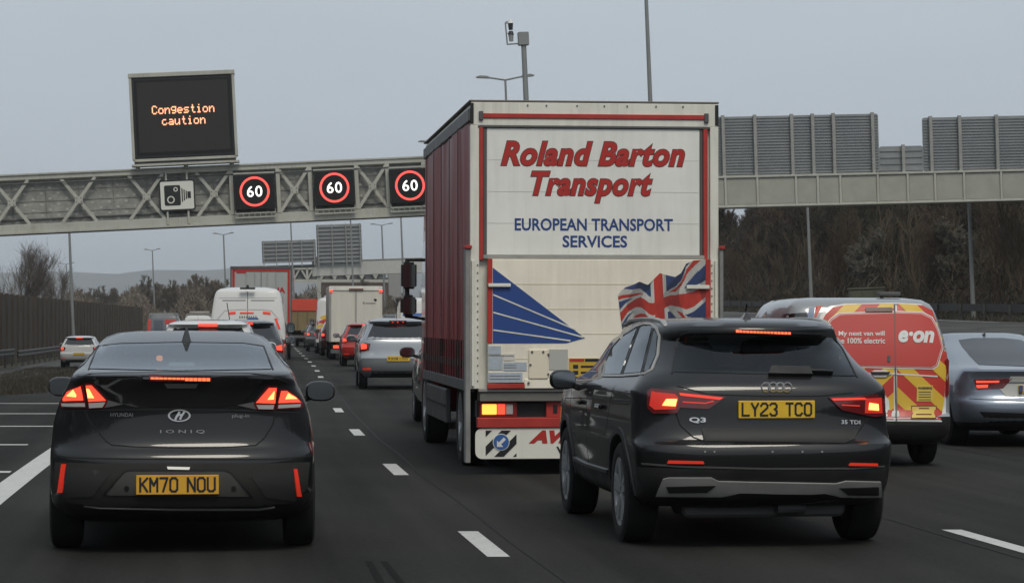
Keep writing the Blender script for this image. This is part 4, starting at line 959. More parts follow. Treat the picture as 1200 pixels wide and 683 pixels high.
hy.patch('plate_lamp', [(196,546.3),(223,547),(222,550),(197,549.4)], mat('lit plate lamp', (.5,.5,.48), .4, emit=(1,.95,.85), es=.35), off=.02, res=6)
hy.line('diffuser_edge', [(100,592),(117,594),(211,596),(304,596),(322,593)], .014, mat('dull silver edge', (.16,.16,.155), .45, .4), off=.012)
for q in ([(74.6,543.4),(79,543.4),(75,575.7),(69.8,575.7)], [(343,549),(346.5,549),(351.8,580),(347,580)]): hy.patch('rear_reflector', q, REFL, off=.02, res=5)
for x in (149, 274): hy.patch('parking_sensor', [(x+3*math.cos(t), 571+3*math.sin(t)) for t in [k*.785 for k in range(8)]], BLACKP, off=.018, res=5, parent=bp_)
plate(hy, [(160,555.6),(256.8,556.2),(256.8,578.8),(160,578.2)], 'KM70 NOU', m=PLO, off=.022)
# oval badge with a slanted H
def badge_oval(car, c, rx, ry, m):
    vs = []; fs = []; n = 36
    for i in range(n):
        a = 2*math.pi*i/n
        for k, o_ in ((1, .004), (.97, .014), (.84, .014), (.80, .004)):
            h, nn = car.ray((c[0]+rx*k*math.cos(a), c[1]+ry*k*math.sin(a)), 'px'); vs.append(h+nn*o_)
    for i in range(n):
        j = (i+1) % n
        for k in range(3): fs.append((i*4+k, j*4+k, j*4+k+1, i*4+k+1))
    b = MB(); b.add(vs, fs); return b.build('badge', m, car.root, smooth=True)
bo = badge_oval(hy, (210.3, 486.8), 13.5, 7.3, CHROME)
hy.line('badge_letter', [(205.5,491.8),(207.5,487.5),(210.8,482)], .016, CHROME, off=.012, parent=bo, skirt=0); hy.line('badge_letter', [(211,491.5),(213,487),(216.5,482)], .016, CHROME, off=.012, parent=bo, skirt=0)
hy.line('badge_letter', [(206.5,488.6),(210,486),(214.8,485.6)], .014, CHROME, off=.012, parent=bo, skirt=0)
DCH = mat('dull chrome', (.30, .30, .30), .35, .8)
hy.text('model_lettering', 'HYUNDAI', [(130,483.6),(156,483.6),(156,488),(130,488)], DCH, off=.008)
hy.text('model_lettering', 'plug-in', [(272,485),(292,485),(292,490),(272,490)], DCH, off=.008)
hy.text('model_lettering', 'I O N I Q', [(188,503.5),(240,503.5),(240,508),(188,508)], DCH, off=.008)
fb = MB()
for (ya, wa, za), (yb, wb, zb) in (((0, .012, .085), (.02, .040, 0)), ):
    fb.add([(-.008, .0, .092), (.008, .0, .092), (.038, -.02, -.02), (-.038, -.02, -.02), (-.005, .06, .075), (.005, .06, .075), (.030, .19, -.02), (-.030, .19, -.02)], [(0,1,2,3), (4,7,6,5), (0,4,5,1), (1,5,6,2), (0,3,7,4), (3,2,6,7)])
fin = fb.mesh('antenna_fin', GLOSSB, bevel=.004); fo = link('antenna_fin', fin, r); h, _ = hy.ray_px((218.5, 401)); fo.location = h+Vector((0, .05, .012))
for side in ('left', 'right'):
    hy.patch('side_window', [(1.15,1.235),(1.5,1.20),(2.2,1.13),(3.05,1.07),(2.88,1.20),(2.62,1.36),(2.3,1.405),(1.75,1.375)], DGLS, mode=side, off=.004, res=.08)
    hy.line('door_seam', [(2.2,1.12),(2.24,.8),(2.2,.40)], .010, INNER, mode=side, off=.001)
hy.patch('windscreen', [(-.72,1.06),(.72,1.06),(.55,1.38),(-.55,1.38)], GLS, mode='front', off=.004)
hy.patch('side_reflector', [(364.5,517),(369,515),(369.5,527),(365,531)], DRLENS, off=.006, res=5)
W1 = [(-.795, .80, .33, .21), (.795, .80, .33, .21), (-.795, 3.5, .33, .21), (.795, 3.5, .33, .21)]
hy.finish(W1, lower=TRIM, lowerz=.40)
for x, y, rr, wd in W1: wheel(r, x, y, rr, wd, DALLOY)
mirror(r, -.93, 2.52, 1.06, BLACK, -1, .105, .075); mirror(r, 1.02, 2.52, 1.02, BLACK, 1, .115, .078)
for x in (-.36, .36):
    MB().prism(rrect(x-.22, x+.22, .75, 1.16, .08), 1.75, 1.9).build('rear_seat', SEAT, r); MB().prism(rrect(x-.13, x+.13, 1.17, 1.31, .05), 1.75, 1.85).build('headrest', SEAT, r)
MB().box(-.7, .7, .4, 1.7, 1.16, 1.19).build('parcel_shelf', mat('grey shelf', (.05,.05,.055), .8), r)
MB().box(-.12, .08, 1.2, 1.45, 1.19, 1.26).build('shelf_cloth', mat('pale blue cloth', (.25, .30, .36), .8), r, bevel=.02); MB().box(.12, .5, 1.0, 1.3, 1.19, 1.225).build('shelf_paper', mat('pale paper', (.4, .42, .45), .8), r, bevel=.01)
MB().box(-.20, -.155, 1.3, 1.34, 1.27, 1.31).build('orange_glint', glow('orange reflection', (1, .35, .12), .8), r, bevel=.01)  # glowing box painted in for an orange reflection in the rear window
MB().prism(rrect(-.6, .6, .2, .34, .05), .35, .9).build('exhaust_silencer', DGREY, r, bevel=.02)

# ------------------------------------------------------------------ dark grey SUV in the second lane
Q_Y = 17.38
q = empty('suv', (1.762, Q_Y, 0), R(6.9), 0, 'near black SUV with LY23 TCO plate following the big lorry', 'car', GRP)
DARK = paint('dark metallic paint', (.0055, .006, .007), .1, dirt=.35, rough=.4, dc=(.011, .0105, .009), coat=.7)
sv = Car(q, lv([(.28,.78,.30,4.1), (.34,.86,.12,4.28), (.42,.880,.05,4.38), (.55,.892,.005,4.45), (.66,.902,.0,4.47), (.715,.905,.02,4.47), (.75,.902,.075,4.46), (.88,.898,.115,4.44), (.99,.893,.125,4.30), (1.07,.895,.14,3.95),
    (1.12,.868,.165,3.55), (1.165,.83,.215,3.35), (1.25,.79,.285,3.12,.55,2.7,.65,2.6), (1.36,.755,.37,2.88,.75,2.4,.65,2.6), (1.415,.735,.41,2.76,.8,2.4,.65,2.6), (1.432,.715,.37,2.72,.85,2.4,.65,2.6), (1.446,.698,.325,2.68,.85,2.3,.65,2.6), (1.49,.682,.32,2.58,.85,2.3,.65,2.6), (1.52,.66,.34,2.48,.85,2.4,.65,2.6), (1.548,.62,.42,2.35,.8,2.4,.6,2.6), (1.568,.52,.62,2.2,.6,2.4,.6,2.6), (1.58,.32,.9,2.0)], lr=.33, nr=3.2, lf=.65), DARK, K=16, KS=26, sub=.03)
sv.patch('rear_window', [(794.5,400),(799,393),(808,390.5),(880,390),(962,393),(975,396),(985,408),(1001.5,440.5),(900,438.5),(788.5,436)], HGLS, off=.004, cut=('y', 3.8), skirt=.008)
sv.line('window_seal', [(787.5,437.5),(793.5,399),(799,391.5),(808,389),(880,388.5),(962,391),(976,394.5),(987,408),(1004,441.5)], .016, BLACKP)
for x0, x1 in ((-.50, -.12), (.12, .50)):
    MB().prism(rrect(x0, x1, .8, 1.27, .10), 1.05, 1.2).build('rear_seat', SEAT, q); MB().prism(rrect(x0+.07, x1-.07, 1.27, 1.40, .05), 1.08, 1.18).build('headrest', SEAT, q)
for x in (-.36, .36): MB().prism(rrect(x-.13, x+.13, 1.2, 1.42, .06), 2.0, 2.1).build('headrest', SEAT, q)
MB().prism(rrect(-.12, .12, 1.40, 1.47, .03), 2.75, 2.79).build('rear_view_mirror', BLACKP, q)
hb_ = sv.patch('high_brake_light', [(861,386.3),(926,388.5),(926,392.5),(861,390)], DRLENS, off=.012, res=5)
for i in range(16): x = 862.5+i*4; y_ = 387+i*.14; sv.patch('led', [(x,y_),(x+3,y_+.1),(x+3,y_+2.4),(x,y_+2.3)], MATS['high brake led'], off=.014, res=4, skirt=.001, parent=hb_)
wp = sv.patch('wiper', [(903,431),(948,432),(951,441),(900,440)], BLACKP, off=.03, skirt=.02); sv.line('wiper_blade', [(946,436),(975,437.5)], .022, BLACKP, off=.03, parent=wp)
def lamp2(lens, strip, core, box):
    o = sv.patch('tail_light', lens, DRLENS, off=.014, res=5)
    sv.patch('lamp_glow', box, glow('dim lamp glow', (1, .05, .03), .22), off=.016, res=5, skirt=.003, parent=o); sv.patch('light_strip', strip, glow('dim light strip', (1,.06,.03), .7), off=.018, res=5, skirt=.003, parent=o)
    sv.patch('lamp_core', core, HOT, off=.021, res=4, skirt=.003, parent=o); return o
lamp2([(759,459),(764,455.5),(791,458.5),(851,465),(830,479),(797,477.5),(793,484),(766,484.5),(759.5,478)], [(796,460.6),(847,466),(843,468.5),(797,463.5)], [(781,467.8),(793.5,467.8),(791.5,476),(776.5,475)], [(764,459),(791,462),(795,466),(792,479),(768,480),(762,475)])
lamp2([(970,465.5),(1000,464.5),(1026,462),(1034.5,468),(1034,487),(1023,488.5),(986,480.5)], [(973,467),(1012,466),(1014,468.3),(976,469.3)], [(1017,472),(1027,473.5),(1027.5,481),(1016,480)], [(1013,467),(1031,466),(1032,484),(1012,484)])
sv.line('lamp_line', [(800,471),(826,472.5),(836,470)], .010, REDDIM, off=.018); sv.line('lamp_line', [(985,474.5),(1006,475.5)], .010, REDDIM, off=.018)
sv.line('tailgate_crease', [(793,452),(830,462),(895,464),(960,464),(1000,460)], .010, INNER, off=.002)
sv.line('tailgate_seam', [(792,484),(797,498),(812,512),(822,515.5),(900,518),(990,516),(1003,509),(1018,489)], .011, INNER, off=.002)
sv.patch('plate_surround', [(822,501),(1006,503),(1001,514),(990,519),(825,517)], mat('deep black plastic', (.008,.008,.008), .6), off=.004)  # black plastic band across the plate recess
sv.line('bumper_crease', [(752,543),(800,546.5),(900,549),(1000,548.5),(1036,546)], .014, mat('dull bumper edge', (.06,.06,.058), .5), off=.006)
lb = sv.patch('lower_bumper', [(748,547),(800,549),(900,551),(1000,550.5),(1038,548),(1037,586),(1000,592),(900,594),(800,592),(757,588)], TRIM, off=.008)
sk_ = sv.patch('skid_plate', [(769,579),(777,560),(784,558.5),(833,558.5),(842,562.5),(979,565),(990,562),(1030,563),(1031,580),(985,579.5),(965,575.5),(950,576.5),(866,575.5),(845,579.5)], SATIN, off=.022, skirt=.03)
for p_ in ([(781,568),(838,567),(828,574.5),(784,575)], [(982,569.5),(1027,568.5),(1027,577.5),(992,577)]): sv.patch('exhaust_slot', p_, MATS['deep black plastic'], off=.026, parent=sk_, res=6)
for p_ in ([(783,539),(824,540),(825,543),(782,542.5)], [(996,541.8),(1027,542.5),(1027,545.5),(994,545)]): sv.patch('rear_reflector', p_, REFL, off=.014, res=6)
for x in (826, 837, 905, 940, 963): sv.patch('parking_sensor', [(x+1.3*math.cos(t), 529+1.3*math.sin(t)) for t in [k*1.05 for k in range(6)]], mat('dull sensor', (.2,.2,.2), .4), off=.006, res=3, skirt=.002)
plate(sv, [(864.5,468.8),(953.7,469.4),(953.7,490),(864.5,489.4)], 'LY23 TCO', off=.022)
for k in range(4):
    c = (897.5+k*8.3, 453.8+k*.1); vs = []; fs = []; n = 24; b = MB()
    for i in range(n):
        a = 2*math.pi*i/n
        for rr, o_ in ((6.1, .004), (5.2, .016), (4.4, .004)):
            h, nn = sv.ray((c[0]+rr*math.cos(a), c[1]+rr*.98*math.sin(a)), 'px'); vs.append(h+nn*(o_+.002*(k % 2)))
    for i in range(n):
        j = (i+1) % n
        for m_ in range(2): fs.append((i*3+m_, j*3+m_, j*3+m_+1, i*3+m_+1))
    b.add(vs, fs); b.build('badge_ring', CHROME, q, smooth=True)
sv.text('model_lettering', 'Q3', [(807.5,488.5),(827,489),(827,496),(807.5,495.5)], CHROME, off=.012, bold=.03)
sv.text('model_lettering', '35 TDI', [(985,492),(1007,492.3),(1007,497),(985,496.7)], CHROME, off=.012, bold=.015)
SDG = glass('side glass', (.10, .12, .13), 2.2)
for i, p_ in enumerate(([(708.5,438.5),(711,424),(719,407),(733,393),(747,384.5),(741,399),(727.5,438)], [(731.5,437.5),(745.5,398),(751,384),(761.5,382),(764,384),(751,436)], [(755,435.5),(767,387),(770.5,392),(768.5,416),(760,434)])):
    sv.patch('side_window', p_, SDG, off=.005, res=6)
sv.line('window_trim', [(707,440.5),(710,423),(718,406),(732,391.5),(747,382.5),(756,380),(764,380.5),(770,385),(773,394),(771,416),(764,433),(755,438),(727,440.5)], .022, SATIN, off=.009, closed=True)
sv.line('pillar', [(729.5,439),(749.5,383)], .05, BLACKP, off=.004); sv.line('pillar', [(753.5,436),(766,385)], .05, BLACKP, off=.004)
W2 = [(-.80, .83, .355, .235), (.80, .83, .355, .235), (-.80, 3.51, .355, .235), (.80, 3.51, .355, .235)]
sv.patch('side_window', [(1.05,1.28),(1.5,1.20),(3.0,1.14),(2.75,1.32),(2.4,1.45),(1.3,1.46)], DGLS, mode='right', off=.004, res=.08)
sv.patch('windscreen', [(-.78,1.14),(.78,1.14),(.62,1.46),(-.62,1.46)], GLS, mode='front', off=.004)
sv.line('door_seam', [(2.25,1.12),(2.30,.9),(2.24,.48)], .012, INNER, mode='left', off=.001); sv.line('door_seam', [(1.05,1.1),(1.22,.98),(1.38,.72)], .012, INNER, mode='left', off=.001); sv.line('door_seam', [(3.22,1.08),(3.25,.9),(3.15,.48)], .012, INNER, mode='left', off=.001)
sv.line('sill_trim', [(1.30,.47),(2.3,.46),(3.05,.47)], .03, mat('dull sill trim', (.12,.12,.12), .4, .6), mode='left', off=.02); sv.line('shoulder_line', [(.3,1.0),(1.2,.985),(2.6,.96),(3.6,.93)], .010, BLACKP, mode='left', off=.001)
for y_ in (1.5, 2.5):
    hd = MB().bar((-.94, y_, .93), (-.94, y_+.22, .93), .035, .03, up=(1, 0, 0)).build('door_handle', DARK, q, bevel=.008)
for side, wl in (('left', 1), ('right', 1)):
    for yc in (.83, 3.51): sv.line('arch_trim', [(yc+.43*math.cos(t), .355+.43*math.sin(t)) for t in [math.pi*k/14 for k in range(15)]], .055, TRIM, mode=side, off=.012, skirt=.01)
sv.finish(W2, lower=TRIM, lowerz=.46)
SILV = mat('machined alloy', (.36, .37, .38), .35, .35)
for x, y, rr, wd in W2: wheel(q, x, y, rr, wd, SILV, 5)
mirror(q, -1.04, 2.78, 1.10, DARK, -1, .105, .078); mirror(q, 1.04, 2.78, 1.10, DARK, 1, .105, .078)
for sg in (-1, 1):
    b = MB(); pts = [(.75, 1.52), (.9, 1.553), (1.2, 1.57), (1.7, 1.575), (2.2, 1.565), (2.5, 1.53)]
    for (a, za), (c, zc) in zip(pts, pts[1:]): b.bar((sg*.585, a, za-.006), (sg*.585, c, zc-.006), .03, .045, up=(1, 0, 0))
    b.build('roof_rail', SATIN, q, bevel=.006)
fo = link('antenna_fin', fin.copy(), q); fo.location = (-.02, .70, 1.572); fo.scale = (.9, .8, .55)
b = MB().cyl((-.02, .76, 1.60), (-.02, .70, 1.68), .006, n=6).build('aerial', BLACKP, q)
MB().prism(rrect(-.55, .6, .20, .36, .05), .35, .8).build('underbody', DGREY, q, bevel=.02); MB().cyl((.1, .3, .27), (.3, .32, .27), .045, n=10).build('exhaust_pipe', DGREY, q)

# ------------------------------------------------------------------ energy company van in the third lane
V_Y = 27.2
v = empty('chevron_van', (3.80, V_Y, 0), R(6.2), 0, 'pale van with red and yellow chevron rear doors beside the near black SUV', 'van', GRP)
VW = paint('pale grey van paint', (.29, .31, .33), .1, dirt=.3, dc=(.25, .24, .22))
vn = Car(v, lv([(.24,.80,.18,4.1), (.32,.88,.04,4.28), (.42,.915,.0,4.36), (.54,.92,.0,4.38), (.58,.925,.05,4.38), (.9,.93,.075,4.1), (1.1,.925,.095,3.6), (1.3,.90,.13,3.1), (1.5,.855,.185,2.75), (1.66,.81,.235,2.55), (1.74,.765,.28,2.45), (1.785,.70,.37,2.35), (1.81,.55,.6,2.2)], lr=.22, nr=4.2, lf=.8), VW, K=14, KS=20, sub=.05)
door = [(946,395),(956,381),(962,369),(972,359),(990,356),(1050,355),(1080,356.5),(1094,363),(1103,376),(1109,396),(1112,420),(1108,466),(1108,484),(1103,494),(930,492),(926,430)]
dr = vn.patch('rear_door', door, WHT, off=.004, res=9)
def inset(poly, k, c=None):
    cx = sum(p[0] for p in poly)/len(poly); cy = sum(p[1] for p in poly)/len(poly)
    return [(cx+(p[0]-cx)*k, cy+(p[1]-cy)*k) for p in poly]
DR = [(1051,356.5),(1080,358),(1092,364),(1101,376),(1107,397),(1109,421),(1106,466),(1102,491),(1051,491)]
DLf = [(1047,356.5),(992,357.5),(976,360.5),(967,369),(961,381),(950,398),(928,432),(932,490),(1047,491)]
for reg, sg, sx in ((DR, 1, 1050), (DLf, -1, 1048)):
    vn.patch('red_film', reg, ORP, off=.008, res=8, skirt=.004, parent=dr)
    for k in range(-6, 7):
        y0 = 452+k*39-(0 if sg > 0 else -6); W_ = 200; pl = [(sx, y0), (sx+sg*W_, y0+W_*.95), (sx+sg*W_, y0+W_*.95+19), (sx, y0+19)]
        c_ = clip(pl, reg)
        if len(c_) > 2: vn.patch('yellow_stripe', c_, YELP, off=.011, res=8, skirt=.002, parent=dr)
pan = [(967,388),(974,376),(984,369.5),(1050,367.5),(1079,368.5),(1090,374),(1097,388),(1102,407),(1096,427),(1091,430),(958,427),(955,408)]
vn.patch('panel_border', [(1030+(x-1030)*1.035, 399+(y-399)*1.09) for x, y in pan], WHT, off=.014, res=8, skirt=.003, parent=dr); vn.patch('panel_border', [(1030+(x-1030)*1.022, 399+(y-399)*1.05) for x, y in pan], ORP, off=.016, res=8, skirt=.003, parent=dr)
vn.patch('panel_border', [(1030+(x-1030)*1.008, 399+(y-399)*1.02) for x, y in pan], WHT, off=.018, res=8, skirt=.003, parent=dr)
vn.patch('red_panel', pan, mat('matt red panel', (.50, .055, .045), .5), off=.021, res=8, skirt=.003, parent=dr)
vn.line('door_seam', [(1048,358),(1048.3,400),(1049,440),(1050,494)], .014, mat('grey seam', (.12,.12,.12), .6), off=.023, parent=dr)
vn.line('white_band', [(928,438),(1000,437),(1048,438),(1098,441)], .018, WHT, off=.014, parent=dr)
vn.text('lettering', 'My next van will', [(982,388.5),(1036,388.5),(1036,395.5),(982,395.5)], WHT, off=.026, bold=.02, parent=dr); vn.text('lettering', 'be 100% electric', [(981,396.5),(1036.5,396.5),(1036.5,403),(981,403)], WHT, off=.026, bold=.02, parent=dr)
vn.text('lettering', 'e·on', [(1052,387.5),(1093.5,388.5),(1093.5,402.5),(1052,401.5)], WHT, off=.026, bold=.045, shear=.2, parent=dr, res=4)
vn.patch('high_brake_light', [(1014,361.5),(1045,361.3),(1045,366),(1014,366)], mat('unlit brake lamp', (.06,.01,.01), .3), off=.03, res=6, parent=dr)
hn = vn.patch('door_handle', [(1017,437.5),(1024,433.8),(1037,433.8),(1044,437.5),(1037,441.8),(1024,441.8)], WHT, off=.03, res=6); vn.patch('handle_grip', [(1019,435.8),(1042,435.8),(1040,439),(1021,439)], BLACKP, off=.045, res=6, parent=hn)
vn.patch('key_plate', [(1039.5,417),(1042.5,417),(1042.5,424),(1039.5,424)], DGREY, off=.03, res=5)
tl = vn.patch('tail_light', [(1108.5,420),(1115,421),(1118.5,430),(1119,456),(1113.5,465),(1107,462.5)], mat('dark red lamp', (.20,.012,.012), .2, coat=.5), off=.02, res=5)
vn.patch('clear_lens', [(1109.5,437),(1118,438),(1118,446),(1108.5,446)], mat('smoked clear lens', (.3,.22,.22), .2, coat=.5), off=.023, res=5, parent=tl)
vn.patch('warning_label', [(1074,451.5),(1092.5,451.5),(1092.5,470),(1073.5,470)], mat('label yellow', (.66,.48,.10), .5), off=.014, res=6, parent=dr); vn.text('lettering', 'WARNING', [(1075,453),(1091.5,453),(1091.5,456),(1075,456)], INK, off=.018, parent=dr, bold=.03)
for k in range(4): vn.line('lettering', [(1076,459+k*3),(1090,459+k*3)], .008, INK, off=.017, parent=dr)
vn.patch('warning_label', [(1067.5,475),(1096.5,475),(1096,490),(1067,490)], MATS['label yellow'], off=.014, res=6, parent=dr); vn.line('label_border', [(1067.8,475.4),(1096.2,475.4),(1095.7,489.6),(1067.3,489.6)], .012, mat('brown red print', (.16,.03,.02), .5), off=.017, parent=dr, closed=True)
for x0, x1, yy in ((1076,1088,478.3), (1074,1090,482.3), (1073,1091,486.3)): vn.line('small_print', [(x0,yy),(x1,yy)], .016, MATS['brown red print'], off=.017, parent=dr)
vn.patch('white_sticker', [(1024,462),(1036,462),(1041,468),(1042,484),(1038,489),(1024,489)], WHT, off=.014, res=6, parent=dr)
vn.patch('rear_bumper', [(922,496),(1000,497),(1106,497),(1117,492),(1118,510),(1108,514),(930,514)], TRIM, off=.012, res=8)
vn.patch('side_window', [(2.3,1.15),(3.2,1.12),(2.95,1.35),(2.6,1.58),(2.35,1.6)], BLKG, mode='left', off=.004, res=.1); vn.patch('side_window', [(913,374),(918,368),(945,366.3),(948,371),(940,376)], BLKG, off=.004, res=5)
vn.patch('blue_flash', [(948,361),(955,359),(953,373),(946,374)], mat('pale blue film', (.10,.17,.28), .4), off=.006, res=5); vn.patch('red_film', [(956,359),(963.5,358),(957.5,370),(953.5,376)], ORP, off=.007, res=5)
W3 = [(-.80, .85, .33, .20), (.80, .85, .33, .20), (-.80, 3.6, .33, .20), (.80, 3.6, .33, .20)]
vn.finish(W3, lower=TRIM, lowerz=.56)
for x, y, rr, wd in W3: wheel(v, x, y, rr, wd, DALLOY)
MB().box(.25, .5, .6, .7, 1.83, 1.875).build('roof_marker', DGREY, v, bevel=.01); MB().cyl((.3, .65, 1.78), (.3, .65, 1.84), .02).build('roof_foot', DGREY, v)
mirror(v, -1.06, 3.0, 1.2, BLACKP, -1); mirror(v, 1.06, 3.0, 1.2, BLACKP, 1)

# ------------------------------------------------------------------ silver saloon at the edge of the picture
A_Y = 31.5
a = empty('silver_fastback', (6.50, A_Y, 0), R(6.3), 0, 'sleek blue silver fastback saloon beside the red and yellow van', 'car', GRP)
SILB = paint('blue silver paint', (.21, .245, .30), .75, dirt=.15, rough=.35, dc=(.10, .10, .10))
av = Car(a, lv([(.20,.80,.28,4.6), (.27,.89,.10,4.8), (.35,.93,.03,4.9), (.46,.945,.0,4.95), (.56,.95,.01,4.96), (.62,.95,.06,4.95), (.76,.945,.09,4.8), (.86,.925,.09,4.3), (.94,.89,.06,3.9), (.965,.87,.09,3.8), (.99,.84,.35,3.7), (1.06,.79,.75,3.5), (1.16,.73,1.25,3.3), (1.27,.66,1.85,3.0), (1.34,.61,2.2,2.85), (1.38,.54,2.4,2.75), (1.40,.36,2.5,2.65)], lr=.42, nr=2.6, lf=.7), SILB, K=14, KS=24, sub=.04)
av.patch('rear_window', [(-.60,1.015),(-.56,1.12),(-.50,1.22),(-.42,1.31),(-.2,1.335),(.2,1.335),(.42,1.31),(.50,1.22),(.56,1.12),(.60,1.015),(0,.995)], mat('dull dark glass', (.006,.008,.011), .12, spec=.12), mode='rear', off=.004)
av.patch('side_window', [(1.9,1.0),(2.6,.97),(3.9,.93),(3.6,1.12),(3.1,1.28),(2.5,1.32),(2.0,1.25)], BLKG, mode='left', off=.004, res=.1); av.patch('side_window', [(1.9,1.0),(2.6,.97),(3.9,.93),(3.6,1.12),(3.1,1.28),(2.5,1.32),(2.0,1.25)], BLKG, mode='right', off=.004, res=.1)
for lens, st, st2 in (([(1141,444.5),(1186,443),(1175,455),(1145,456)], [(1144,446),(1171,446),(1170,448),(1144,448.5)], [(1144,451),(1158,450.5),(1157,454),(1145,454.5)]), ([(1215,443),(1258,444),(1256,455),(1222,455)], [(1228,446),(1255,446.5),(1255,449),(1228,448)], [(1240,451),(1255,451),(1254,454),(1241,454)])):
    o = av.patch('tail_light', lens, DRLENS, off=.01, res=6)
    for s_ in (st, st2): av.patch('light_strip', s_, REDON, off=.014, res=6, skirt=.003, parent=o)
av.patch('plate_recess', [(1171,455),(1179,449.5),(1240,450),(1248,455),(1241,464.5),(1178,464)], mat('pale silver recess', (.46,.46,.43), .35, .2), off=.006, res=8)
av.patch('boot_trim', [(1184,441),(1242,441.5),(1240,447.5),(1181,447.5)], mat('pale chrome', (.55,.55,.52), .3, .4), off=.008, res=8)
plate(av, [(1193,451),(1231,451.3),(1231,461),(1193,460.7)], '', off=.02); av.patch('plate_band', [(1193.3,451.3),(1197,451.3),(1197,460.5),(1193.3,460.5)], mat('plate blue', (.03,.05,.16), .5), off=.06, res=5)
av.patch('rear_bumper', [(1148,482),(1200,484),(1250,483),(1248,499),(1200,500),(1150,498)], TRIM, off=.006); av.line('bumper_seam', [(1136,467),(1200,470),(1260,468)], .01, INNER, off=.002)
W4 = [(-.81, .98, .345, .25), (.81, .98, .345, .25), (-.81, 3.9, .345, .25), (.81, 3.9, .345, .25)]
av.finish(W4, lowerz=.3)
for x, y, rr, wd in W4: wheel(a, x, y, rr, wd, ALLOY)
mirror(a, -1.05, 3.25, .98, SILB, -1); mirror(a, 1.05, 3.25, .98, SILB, 1)
fo = link('antenna_fin', fin.copy(), a); fo.location = (0, 2.35, 1.385); fo.scale = (.6, .6, .35)

